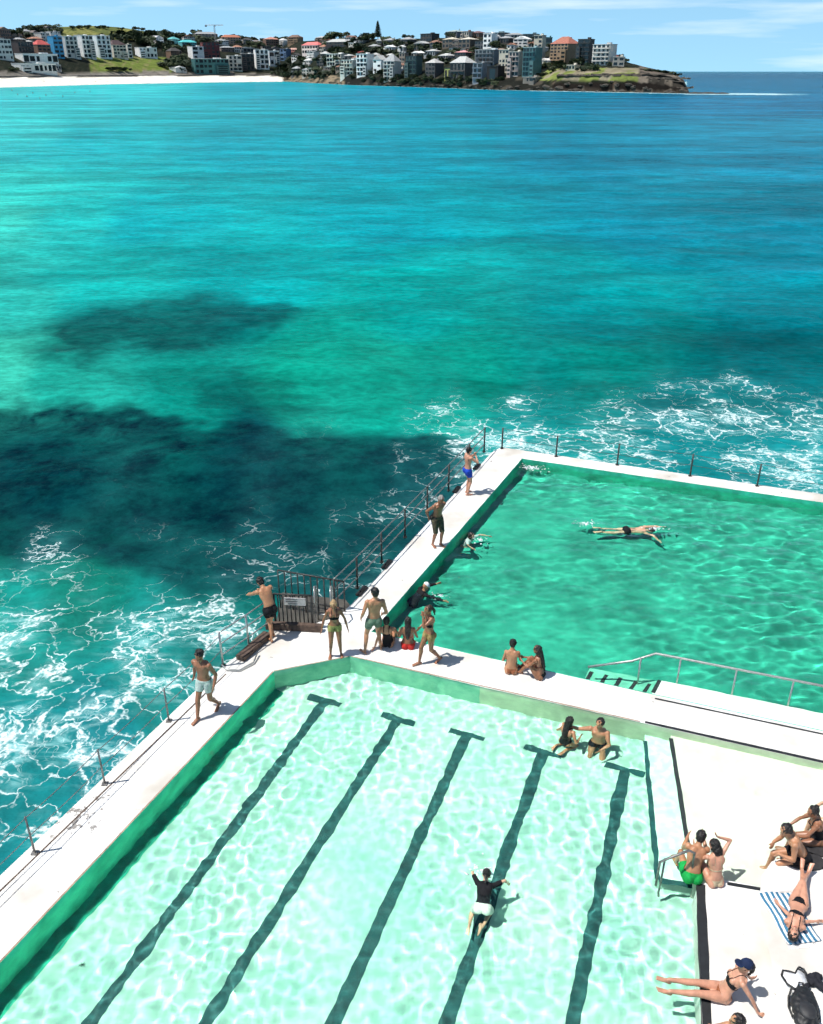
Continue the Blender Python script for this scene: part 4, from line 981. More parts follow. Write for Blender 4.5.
W_, CR, GY, DK, BR, TC, TL, BL, TE = (.80, .79, .75), (.60, .55, .46), (.30, .31, .31), (.055, .05, .047), (.17, .10, .07), (.40, .15, .09), (.10, .36, .36), (.04, .26, .46), (.04, .14, .14)
PK, RD, OL, CG = (.58, .24, .20), (.45, .08, .07), (.32, .30, .12), (.42, .42, .40)
BLD = [
 (7, 60, 17, 19, (.55, .58, .55), 'flat', GY, 'pale four storey apartment block at the left edge above the beach', 4, 4, 0),
 (6, 40, 15, 12, BR, 'gable', (.22, .15, .11), 'brown gabled house behind the pale block at the left edge', 0, 0, 0),
 (28, 58, 22, 15, (.06, .05, .05), 'flat', DK, 'dark brick block just above the long white pavilion', 3, 5, 1),
 (23, 44, 12, 6, (.10, .08, .07), 'hip', GY, 'dark house with grey hipped roof left of the red roofed block', 0, 0, 0),
 (46, 58, 15, 17, BR, 'hip', RD, 'brown block with a red roof beside the bright blue tower', 4, 3, 0),
 (60.5, 58, 11, 20, BL, 'flat', (.05, .3, .5), 'bright blue apartment tower above the white pavilion', 5, 2, 0),
 (42, 64, 44, 9.5, W_, 'flat', (.72, .72, .70), 'long white pavilion with slit windows on the upper terrace', 1, 6, 0),
 (40, 73, 48, 9, (.62, .62, .58), 'flat', (.7, .7, .66), 'lower white clubhouse with wide dark openings on the sand', 1, 8, 0),
 (59, 71, 8, 6, (.3, .3, .3), 'flat', GY, 'small grey kiosk at the right end of the clubhouse', 1, 2, 0),
 (74, 58, 16, 20, (.50, .52, .50), 'flat', W_, 'white roofed block with dark glass balconies right of the blue tower', 5, 3, 2),
 (90, 58, 15, 21, W_, 'flat', W_, 'white block with deep balconies, second right of the blue tower', 5, 3, 2),
 (106, 58, 16, 21, (.66, .72, .72), 'flat', W_, 'white block with dark glass corner, third right of the blue tower', 5, 3, 2),
 (121, 58, 17, 17, CR, 'hip', (.08, .05, .05), 'cream block with a dark roof above the beachside lawn', 4, 4, 0),
 (131, 58, 6, 13, (.62, .60, .55), 'flat', CR, 'narrow cream stair tower at the end of the cream block above the lawn', 4, 1, 0),
 (149, 58, 20, 10, W_, 'flat', W_, 'white low house with arched front at the top of the lawn', 2, 5, 0),
 (144, 42, 8, 5, DK, 'hip', DK, 'small dark house on the slope under the grassy hilltop', 0, 0, 0),
 (160, 45, 11, 9, W_, 'gable', (.5, .5, .5), 'small white gabled house on the slope right of the grassy hill', 0, 0, 0),
 (168, 47, 12, 4, W_, 'flat', W_, 'low white terrace between the white gabled house and the teal house', 1, 3, 0),
 (177, 46, 11, 9, (.35, .58, .55), 'hip', TL, 'pale teal house left of the turquoise roofed house', 0, 0, 0),
 (190, 49, 17, 9, (.10, .33, .35), 'hip', (.08, .48, .48), 'turquoise roofed house in the middle of the left hillside', 0, 0, 0),
 (177, 60, 13, 12, BR, 'hip', DK, 'dark brown house below the pale teal house', 0, 0, 0),
 (199, 59, 14, 12, W_, 'flat', W_, 'white curved fronted block with three dark window bands', 3, 2, 0),
 (181, 72, 14, 6, (.6, .6, .56), 'gable', W_, 'small white boat shed left of the glass fronted building', 1, 2, 0),
 (212, 58, 18, 15, (.16, .045, .045), 'flat', DK, 'dark red brick block beside the white curved fronted block', 4, 4, 0),
 (213, 74, 38, 15, TE, 'flat', W_, 'long building with teal glass fronts and a white roof by the sand', 3, 8, 0),
 (207, 40, 24, 8, (.33, .26, .20), 'hip', GY, 'wide house with grey roof on the skyline under the tower crane', 0, 0, 0),
 (232, 44, 20, 9, (.42, .28, .20), 'hip', TC, 'wide terracotta house on the skyline right of the crane', 0, 0, 0),
 (236, 71, 14, 15, (.60, .56, .50), 'flat', W_, 'cream block touching the right end of the teal glass building', 4, 3, 1),
 (247, 52, 28, 5, (.15, .15, .14), 'gable', (.55, .54, .5), 'long low house with pale sloping roof above the white apartments', 1, 6, 0),
 (249, 70, 13, 16, DK, 'flat', W_, 'dark glass block with white roof left of the paired white apartments', 4, 3, 1),
 (263, 69, 14, 19, W_, 'flat', W_, 'white apartment block with tall dark glazing below the orange roof', 4, 3, 2),
 (275, 66, 11, 15, W_, 'flat', W_, 'white block with two big square windows, right of the tall glazing', 2, 2, 0),
 (273, 48, 15, 11, BR, 'pyramid', (.52, .24, .17), 'house with a peaked orange roof on the skyline', 0, 0, 0),
 (284, 61, 9, 12, (.12, .20, .32), 'flat', GY, 'blue walled block beside the white block with square windows', 3, 2, 0),
 (293, 44, 15, 9, (.22, .15, .09), 'hip', BR, 'brown skyline house left of the pink roofed block', 0, 0, 0),
 (290, 54, 15, 6, PK, 'hip', (.52, .30, .24), 'low pink house left of the big pink roofed block', 0, 0, 0),
 (310, 54, 25, 12, (.70, .60, .55), 'hip', (.62, .16, .15), 'big white block with a bright pink red roof above the trees', 2, 6, 0),
 (336, 50, 25, 11, DK, 'hip', CG, 'wide dark house with long grey roof under the skyline', 0, 0, 0),
 (352, 50, 9, 7, CR, 'flat', W_, 'small cream house below the wide grey roof', 0, 0, 0),
 (359, 44, 12, 8, GY, 'hip', CG, 'grey house on the skyline left of the tall pine', 0, 0, 0),
 (334, 66, 22, 12, (.50, .50, .44), 'flat', W_, 'pale terraced block with stepped roofs near the middle of the shore', 3, 5, 1),
 (347, 75, 17, 15, (.58, .56, .48), 'flat', W_, 'cream stepped house on the shore left of the white gabled houses', 4, 4, 1),
 (362, 76, 15, 22, W_, 'flat', W_, 'white block with dark balconies on the shore below the red roof', 5, 3, 2),
 (360, 55, 10, 4, BR, 'hip', RD, 'house with a small red roof peeping over the white shore block', 0, 0, 0),
 (377, 72, 12, 17, W_, 'gable', CG, 'white gabled house right of the white block with dark balconies', 3, 2, 0),
 (389, 80, 15, 26, (.55, .52, .47), 'hip', GY, 'tall cream house of stacked verandas close to the water', 5, 3, 1),
 (388, 52, 10, 7, W_, 'gable', W_, 'small white gabled house behind the stacked verandas', 0, 0, 0),
 (388, 46, 14, 8, DK, 'hip', GY, 'grey roofed house just right of the tall pine', 0, 0, 0),
 (402, 66, 8, 13, (.24, .19, .15), 'flat', GY, 'narrow brown block between the verandas and the green grey block', 3, 2, 0),
 (411, 78, 14, 22, (.07, .11, .10), 'flat', DK, 'dark green grey block of shaded balconies above the rocks', 5, 3, 1),
 (405, 46, 14, 9, (.10, .09, .08), 'hip', GY, 'dark house with a broad grey roof in the middle of the hillside', 0, 0, 0),
 (419, 50, 14, 9, (.12, .10, .09), 'gable', CG, 'house with a steep grey gable in the crowded hillside', 0, 0, 0),
 (426, 42, 16, 8, DK, 'flat', DK, 'dark flat block on the skyline left of the domed roof', 2, 4, 0),
 (430, 56, 14, 7, GY, 'hip', CG, 'low grey roofed house above the dark peaked house', 0, 0, 0),
 (430, 79, 16, 21, (.07, .065, .065), 'pyramid', (.40, .39, .37), 'dark house under a pale peaked roof above the rocks', 4, 3, 0),
 (447, 48, 17, 11, (.12, .10, .08), 'pyramid', (.50, .46, .36), 'dark house with pale peaked roof, left of a matching pair', 2, 3, 0),
 (464, 48, 17, 11, (.12, .10, .08), 'pyramid', (.52, .48, .40), 'dark house with pale peaked roof, right of a matching pair', 2, 3, 0),
 (451, 36, 18, 9, (.14, .14, .15), 'pyramid', (.30, .36, .34), 'skyline house with a domed grey green roof', 0, 0, 0),
 (443, 62, 15, 9, (.28, .25, .26), 'hip', CG, 'grey house with lilac tinted roof left of the pink roof', 0, 0, 0),
 (460, 60, 16, 10, DK, 'pyramid', (.60, .28, .27), 'house with a pink peaked roof in the crowded hillside', 0, 0, 0),
 (457, 80, 25, 24, (.09, .085, .08), 'hip', (.42, .42, .40), 'big dark house under a wide pale hipped roof near the water', 2, 4, 1),
 (449, 80, 16, 12, (.34, .32, .10), 'flat', DK, 'yellow panelled annex in front of the wide pale roofed house', 1, 3, 0),
 (484, 66, 28, 16, (.16, .18, .19), 'flat', (.50, .53, .53), 'wide grey blue block with white balcony fronts', 4, 5, 1),
 (477, 83, 14, 20, (.20, .23, .26), 'flat', GY, 'narrow slate grey house standing by the water', 4, 2, 1),
 (492, 82, 15, 16, (.012, .012, .012), 'flat', DK, 'black box shaped house by the water', 1, 1, 0),
 (487, 48, 12, 14, W_, 'flat', W_, 'white tower like house standing out on the upper slope', 3, 2, 0),
 (494, 33, 24, 6, DK, 'flat', (.15, .2, .2), 'long dark flat roofed building on the skyline above the white tower house', 1, 6, 0),
 (474, 38, 14, 7, BR, 'hip', (.16, .09, .09), 'dark maroon roofed house on the skyline', 0, 0, 0),
 (503, 72, 13, 22, (.52, .46, .36), 'flat', CR, 'cream block right of the black box house', 5, 3, 0),
 (513, 76, 13, 24, (.48, .38, .33), 'flat', CR, 'pinkish block of tall bay windows beside the teal glass block', 5, 3, 1),
 (528, 76, 16, 28, (.08, .18, .18), 'flat', (.3, .4, .4), 'teal glass apartment block right of the pinkish block', 6, 4, 1),
 (503, 44, 14, 8, DK, 'hip', GY, 'dark house between the white tower house and the white gabled one', 0, 0, 0),
 (520, 48, 16, 12, (.66, .63, .58), 'gable', W_, 'white gabled house on the upper slope above the teal glass block', 3, 3, 0),
 (514, 38, 20, 7, CG, 'hip', GY, 'grey hipped roof house on the skyline right of the long dark roof', 0, 0, 0),
 (530, 37, 15, 7, (.10, .13, .14), 'flat', (.10, .16, .18), 'dark bluish flat block on the skyline left of the cream tower', 2, 3, 0),
 (537, 60, 10, 24, (.52, .46, .36), 'flat', CR, 'slim cream tower left of the tall brick block', 6, 2, 0),
 (549, 38.5, 7, 6, (.10, .16, .15), 'flat', TE, 'green lift tower peeping over the tall brick block', 1, 1, 0),
 (558, 63, 26, 26, (.30, .20, .12), 'hip', (.34, .12, .08), 'tall brick apartment block with a terracotta roof near the cliff', 6, 5, 0),
 (543, 66, 13, 8, W_, 'gable', (.62, .6, .56), 'white gabled house at the foot of the tall brick block', 1, 2, 0),
 (582.5, 64, 14, 24, (.05, .055, .055), 'flat', DK, 'tall dark apartment block with white balcony bands near the cliff', 6, 2, 1),
 (573.5, 60, 4, 16, (.45, .42, .40), 'flat', CR, 'thin pale stair tower squeezed beside the tall dark block', 5, 1, 0),
 (600, 65, 20, 20, (.60, .57, .50), 'flat', (.5, .5, .48), 'stepped cream apartment block, last big block on the headland', 5, 4, 2),
 (613, 62, 11, 8, CR, 'hip', (.42, .13, .11), 'small red roofed house right of the stepped cream block', 0, 0, 0),
 (618, 66, 12, 9, (.45, .40, .33), 'flat', CR, 'low cream house at the seaward end of the row', 0, 0, 0),
 (570, 70, 12, 5, (.42, .40, .30), 'flat', CR, 'low pale terrace above the cliff lawn', 1, 3, 0),
 (529, 82, 17, 5, (.20, .18, .15), 'flat', (.35, .32, .28), 'low stone shed on the rocks below the cliff lawn', 1, 4, 0),
 (315, 73, 18, 5, (.35, .30, .24), 'flat', CR, 'low beige retaining terrace under the wooded slope', 1, 4, 0),
 (228, 52, 14, 6, (.20, .15, .13), 'hip', GY, 'grey roofed house right of the dark red brick block', 0, 0, 0),
 (258, 46, 12, 6, DK, 'hip', (.2, .17, .15), 'dark house left of the peaked orange roof', 0, 0, 0),
 (320, 42, 12, 6, (.2, .15, .12), 'hip', CG, 'skyline house between the pink roofed block and the broad tree', 0, 0, 0),
 (347, 60, 10, 6, (.2, .2, .2), 'hip', CG, 'grey house behind the cream stepped shore house', 0, 0, 0),
 (372, 52, 11, 8, DK, 'hip', GY, 'dark house directly below the tall pine', 0, 0, 0),
 (415, 58, 12, 7, (.3, .3, .28), 'gable', W_, 'white ridged roof above the green grey block', 0, 0, 0),
 (498, 54, 12, 6, (.3, .25, .2), 'hip', (.25, .17, .13), 'brown roofed house above the cream block', 0, 0, 0),
]

def build_town():
    for b in BLD:
        px, py, w, h, col, roof, rc, lab, fl, bs, balc = b
        building(px, py, w, h, col, roof, rc, lab, 'building' if h > 12 else 'house', fl or None, bs or None, balc)
    used = [(b[0], b[1]) for b in BLD]; pal = [(.16, .14, .12), (.40, .36, .31), (.6, .57, .52), (.25, .19, .15), (.10, .10, .10), (.72, .70, .66)]; rp = [GY, DK, CG, (.24, .13, .09), (.13, .11, .10), (.34, .17, .11), (.5, .5, .48)]
    for (x0, x1), lab, grp in (((182, 290), 'small house among the roofs between the crane and the pink roofed block', 'small houses on the left hillside'), ((318, 400), 'small house among the trees and roofs around the tall pine', 'small houses around the pine'), ((400, 540), 'small house squeezed into the crowded hillside right of the pine', 'small houses on the right hillside'), ((0, 60), 'small dark house on the wooded slope at the far left', 'small houses at the far left'), ((285, 400), 'small house low on the slope near the middle shore', 'small houses near the middle shore')):
        for _ in range(46):
            px = rnd.uniform(x0, x1); lo = interp(RIDGE, px) + 3; py = rnd.uniform(lo, 54) if 'shore' not in grp else rnd.uniform(58, 76)
            if any(abs(px-a) < 7.5 and abs(py-b) < 5 for a, b in used): continue
            used.append((px, py)); building(px, py, rnd.uniform(8, 13), rnd.uniform(6, 9), rnd.choice(pal), rnd.choice(('hip', 'hip', 'gable', 'flat')), rnd.choice(rp), lab, 'house', group=grp)
    # sea wall and promenade behind the beach
    bm = bmesh.new(); pts = []
    for px in range(-250, 286, 5):
        D = shore_d(px) + interp(BANKW, px)*1.0 + 1; d = ray(px, 75); h = math.hypot(d.x, d.y); x, y = d.x/h*D, d.y/h*D
        pts.append((x, y, hz(x, y, False)))
    for a, b in zip(pts, pts[1:]):
        q = [bm.verts.new(p) for p in ((a[0], a[1], a[2]-1), (b[0], b[1], b[2]-1), (b[0], b[1], b[2]+1.6), (a[0], a[1], a[2]+1.6), (a[0], a[1]+1.2, a[2]+1.6), (b[0], b[1]+1.2, b[2]+1.6), (b[0], b[1]+1.2, b[2]-1), (a[0], a[1]+1.2, a[2]-1))]
        for f in ((0, 1, 2, 3), (3, 2, 5, 4), (4, 5, 6, 7)): bm.faces.new([q[i] for i in f])
    bmesh.ops.remove_doubles(bm, verts=bm.verts[:], dist=.01)
    tag(bm_obj('sea_wall', bm, M('promenade_wall', (.13, .12, .11), .9, .3, .3)), 'long dark sea wall along the back of the white beach', 'wall')
    # tower crane
    p = land_at(216, 46); D = math.hypot(p.x, p.y); k = D/1090; h = 19.5*k; cr = M('crane_paint', (.35, .33, .30), .6, .2, 1)
    root = thing('tower_crane', 'tower crane with a level jib above the red brick block', 'crane', (p.x, p.y, p.z))
    bm = bmesh.new(); s = .9
    for a in (-s, s):
        for b in (-s, s): add_tube(bm, [(a, b, 0), (a, b, h)], .22, 5)
    for i in range(12):
        z0, z1 = h*i/12, h*(i+1)/12; add_tube(bm, [(-s, -s, z0), (s, -s, z1)], .12, 4); add_tube(bm, [(s, -s, z0), (s, s, z1)], .12, 4)
    bm_obj('mast', bm, cr, root)
    bm = bmesh.new(); L0, L1 = -9*k*1.1, 9*k*1.1
    for (a, z) in ((-.6, 0), (.6, 0), (0, 1.2)): add_tube(bm, [(L0, a, h+z), (L1, a, h+z)], .2, 5)
    for i in range(16):
        x0 = L0 + (L1-L0)*i/16; x1 = L0 + (L1-L0)*(i+1)/16; add_tube(bm, [(x0, -.6, h), (x1, 0, h+1.2)], .1, 4)
    bm_obj('jib', bm, cr, root); box_obj('counterweight', (L0 + 1.5, 0, h - .8), (3.4, 1.6, 2.2), M('cw', DK, .8), root); box_obj('cab', (1.4, -1.0, h - .6), (1.6, 1.6, 1.9), M('cw', DK, .8), root)
    # rocks along the shore: four kinds, copied
    rm = simple('shore_rock', (.055, .047, .037), .9, .5, .5, .5); protos = []
    for k in range(4):
        bm = bmesh.new(); bmesh.ops.create_icosphere(bm, subdivisions=3, radius=1)
        for v in bm.verts: n = noise.noise(v.co*1.3 + V((k*7, 0, 0))); n2 = noise.noise(v.co*3.5 + V((k*7, 5, 0))); v.co *= 1 + .45*n + .18*n2; v.co.z *= .6
        me = bpy.data.meshes.new('rock'); bm.to_mesh(me); bm.free(); me.materials.append(rm); protos.append(me)
    def rock(px, off, sz, lab, grp):
        D = shore_d(px) + off; d = ray(px, 80); h = math.hypot(d.x, d.y); o = link(bpy.data.objects.new('rock', protos[rnd.randrange(4)]))
        o.location = (d.x/h*D, d.y/h*D, max(SEA, hz(d.x/h*D, d.y/h*D, False)) - .1); o.rotation_euler = (0, 0, rnd.uniform(0, 6)); o.scale = (sz*rnd.uniform(.8, 1.8), sz, sz*rnd.uniform(.6, 1.1)); tag(o, lab, 'rock', grp)
    for i in range(46): rock(290 + i*5.2 + rnd.uniform(-2, 2), rnd.uniform(-3, 6), rnd.uniform(1.0, 2.6), 'dark rock at the foot of the hillside houses', 'rocks below the houses')
    for i in range(34): rock(532 + i*4.6 + rnd.uniform(-2, 2), rnd.uniform(-4, 3), rnd.uniform(1.2, 3.4), 'brown boulder at the foot of the cliff', 'boulders at the cliff foot')
    for px, off in ((694, 6), (700, 4), (706, 6), (713, 5), (722, 6)):
        D = 706 + off; d = ray(px, 90); h = math.hypot(d.x, d.y); o = link(bpy.data.objects.new('rock', protos[rnd.randrange(4)]))
        o.location = (d.x/h*D, d.y/h*D, SEA); o.scale = (5, 3, 1.6); tag(o, 'low rock awash off the tip of the headland', 'rock', 'rocks off the tip')
    # a ledge of stone lining the cliff: strata
    for i, (px0, px1, z, t, dpt) in enumerate(((556, 640, 9.6, 1.5, 9), (590, 672, 10.6, 1.2, 8), (610, 684, 6.2, 1.0, 7), (560, 650, 4.0, .9, 5), (640, 690, 8.0, 1.4, 10), (655, 694, 2.0, 1.2, 10))):
        bm = bmesh.new(); prev = None; n = 40
        for j in range(n+1):
            px = px0 + (px1-px0)*j/n; D = shore_d(px) + 2.2 + 2.0*noise.noise(V((px*.25, i*3, 0))) + (z/11)*3.0; d = ray(px, 85); h = math.hypot(d.x, d.y); ux, uy = d.x/h, d.y/h
            zz = z + 1.0*noise.noise(V((px*.12, i, 3))); tt = t*(.6 + .8*abs(noise.noise(V((px*.2, i, 8)))))
            q = [bm.verts.new((ux*D, uy*D, zz)), bm.verts.new((ux*D, uy*D, zz+tt)), bm.verts.new((ux*(D+dpt), uy*(D+dpt), zz+tt)), bm.verts.new((ux*(D+dpt), uy*(D+dpt), zz))]
            if prev:
                for a in range(4): bm.faces.new((prev[a], q[a], q[(a+1) % 4], prev[(a+1) % 4]))
            else: bm.faces.new(q)
            prev = q
        bm.faces.new(prev[::-1])
        bm_obj('cliff_ledge', bm, simple('cliff_stone%d' % i, (.10, .075, .055), .9, .6, .15, .5))['kind'] = 'structure'
# ------------------------------------------------------------------ rails and fences
def post_fence(name, label, pts, hgt, rails, m, group=None, pr=.028, rr=.014, cat='railing', lean=0, foot=True, rail_m=None, sag=0.0):
    """posts at pts (Vectors), rails at the given fractions of the height"""
    c = pts[len(pts)//2]; root = thing(name, label, cat, c, 0, group)
    for p in pts:
        po = tube_obj('post', [p - c + V((0, 0, -.05)), p - c + V((0, 0, hgt))], pr, m, root, 8)
        if foot: box_obj('base_plate', p - c + V((0, 0, .012)), (.12, .12, .02), m, po, bevel=.004)
    for f in rails:
        path = []
        for a, b in zip(pts, pts[1:]):
            for q in range(6):
                t = q/6; path.append(a.lerp(b, t) - c + V((0, 0, hgt*f - sag*4*t*(1-t))))
        path.append(pts[-1] - c + V((0, 0, hgt*f)))
        tube_obj('rail' if sag == 0 else 'cable', path, rr, rail_m or m, root, 6)
    return root

def build_rails():
    W = lambda px, py, z=0: G(px, py, z)
    post_fence('railing', 'thin post and cable railing along the outer edge of the left walkway', [W(-45, 930), W(35, 853), W(105, 784), W(169, 721), W(223, 666)], .92, (.97, .5), STEEL, sag=.03, rail_m=STEEL, rr=.009, pr=.021)
    post_fence('railing', 'sloping three rail steel railing in front of the man leaning over the sea', [W(223, 666), W(249, 648), W(272, 631)], 1.0, (.99, .66, .33), STEEL_LT, rr=.018)
    # looped rail foot
    a = W(222, 668); tag(tube_obj('grab_loop', [a + V((0, 0, .1)), a + V((.15, -.12, .04)), a + V((.45, -.15, .04)), a + V((.75, .15, .05)), a + V((.8, .5, .1))], .022, STEEL_LT), 'low bent steel loop on the deck at the near end of the three rail railing', 'grab rail')
    bm = bmesh.new(); p, q = W(240, 661), W(268, 636); mid = (p+q)/2; ang = math.atan2(q.y-p.y, q.x-p.x); add_box(bm, (mid.x, mid.y, .07), ((q-p).length, .26, .14), ang, bevel=.02)
    tag(bm_obj('kerb_beam', bm, RUST), 'dark timber kerb beam under the three rail railing', 'beam')
    # balustrade across the head of the steps
    A, B = W(276, 627), W(313, 629); c = (A+B)/2; root = thing('balustrade', 'dark vertical bar balustrade with a white notice, behind the leaning man', 'balustrade', c)
    n = 10
    for i in range(n):
        t = i/(n-1); p = A.lerp(B, t) - c; tube_obj('bar', [p + V((0, 0, .1)), p + V((0, 0, 1.02))], .017 if i % 9 else .032, DARK, root, 6)
    for z in (1.03, .12): tube_obj('rail', [A - c + V((0, 0, z)), B - c + V((0, 0, z))], .026, DARK, root)
    s = box_obj('notice_board', A.lerp(B, .52) - c + V((.05, -.06, .86)), (.56, .02, .22), M('notice_white', (.42, .40, .39), .6, .15, 12), root, rz=math.atan2((B-A).y, (B-A).x))
    for k in range(3): box_obj('text_line', (0, 0, 0), (.46 - .1*(k == 2), .006, .025), M('notice_ink', (.10, .10, .11), .7), s).matrix_local = Matrix.Translation(A.lerp(B, .52) - c + V((.05, -.074, .93 - k*.065)))
    bm = bmesh.new(); add_box(bm, (0, -.08, .10), ((B-A).length + .5, .16, .20), math.atan2((B-A).y, (B-A).x), bevel=.015); bm_obj('base_board', bm, RUST, root)
    # second leg of the balustrade, seaward landing
    A2, B2 = W(280, 600, 0), W(345, 612, 0)
    root = thing('balustrade', 'outer balustrade of thin bars over the sea beyond the white notice', 'balustrade', (A2+B2)/2); c = (A2+B2)/2
    for i in range(11):
        p = A2.lerp(B2, i/10) - c; tube_obj('bar', [p + V((0, 0, -.3)), p + V((0, 0, .95))], .018, DARK, root, 6)
    for z in (.96, .1): tube_obj('rail', [A2 - c + V((0, 0, z)), B2 - c + V((0, 0, z))], .024, DARK, root)
    lp = [g2(272, 629), g2(315, 626), g2(345, 612), g2(352, 600), g2(345, 592), g2(282, 585)]
    structure(prism('step_landing', [lp[::-1]], -.25, -3.0, M('dark_wet_stone', (.06, .055, .045), .8, .5, 3, .6)))
    # pale ladder rails
    p = W(316, 624); root = thing('ladder', 'bare steel ladder rails standing between the balustrade and the standing woman', 'ladder', p)
    for dx in (0, .42):
        tube_obj('stile', [(dx, .9, -1.4), (dx, .45, .2), (dx, .35, .95), (dx, .1, 1.1), (dx, -.05, .9), (dx, -.05, -.05)], .022, STEEL_LT, root)
    for k in range(4): tube_obj('rung', [(0, .52 + .1*k, -.05 - .3*k), (.42, .52 + .1*k, -.05 - .3*k)], .02, STEEL_LT, root)
    # along the ocean pool's left walkway
    pts = [W(343, 613), W(365, 590), W(389, 564), W(412, 539), W(434, 515), W(455, 492), W(475, 470), W(490, 453)]
    off = V((-.22, .12, 0)); post_fence('railing', 'three rail weathered railing along the seaward side of the ocean pool walkway', [p + off for p in pts], 1.0, (.99, .66, .33), DARK, rr=.02, rail_m=STEEL)
    for i, (px, py) in enumerate(((366, 593), (391, 566), (437, 517), (460, 491), (480, 468))):
        p = W(px, py); bm = bmesh.new(); add_box(bm, (0, 0, .035), (.52, .16, .07), 0, bevel=.02); add_box(bm, (0, 0, .08), (.2, .10, .02), 0, bevel=.008)
        o = bm_obj('mooring_block', bm, M('black_block', (.012, .012, .012), .7)); o.location = p + V((-.12, .05, 0)); o.rotation_euler = (0, 0, math.atan2(10.7, 4.6))
        tag(o, ['black block at the outer edge near the man in green shorts', 'black block at the walkway edge halfway to the man in patterned shorts', 'black block just behind the man in patterned shorts', 'black block between the two men on the far walkway', 'black block just behind the man in blue shorts'][i], 'block', 'black blocks along the walkway edge')
    post_fence('railing', 'sparse post and wire railing on the far wall of the ocean pool', [W(502, 449) + V((0, .05, 0)), W(556, 456.5), W(617, 465), W(690, 476), W(757, 486), W(830, 497), W(910, 509)], .85, (.97, .5), DARK, sag=.03, rail_m=DARK, rr=.008, pr=.03)
    # handrail over the ledge of the ocean pool
    zt = .52; top = [G(588, 667, .05), G(632, 661, .32), G(656, 653.5, zt), G(823, 686, zt), G(960, 713, zt)]
    c = top[2]; root = thing('handrail', 'long steel handrail standing in the ocean pool above the white ledge', 'handrail', c)
    tube_obj('rail', [p - c for p in top], .030, STEEL_LT, root)
    for px, py, z in ((641, 658, .42), (681, 658.5, zt), (737, 669.5, zt), (794, 680.5, zt), (880, 697, zt)):
        p = G(px, py, z); tube_obj('post', [p - c, V((p.x, p.y, -.9)) - c], .022, STEEL_LT, root)
    # handrail at the corner steps
    z = .62; a = G(660, 862, z - .12); b_ = G(689, 850.5, z + .1); c = b_
    root = thing('handrail', 'short steel handrail over the corner steps beside the man in green shorts', 'handrail', c)
    e = G(693.5, 853, z + .02)
    tube_obj('rail', [a - c + V((0, 0, -.6)), a - c, (a*.5 + b_*.5) - c + V((0, 0, .01)), V((0, 0, 0)), e - c + V((.02, 0, 0)), e - c + V((.03, -.02, -.62))], .024, STEEL, root)
    p = G(665, 859, z - .1); tube_obj('post', [p - c, V((p.x, p.y, -.62)) - c], .02, STEEL, root)

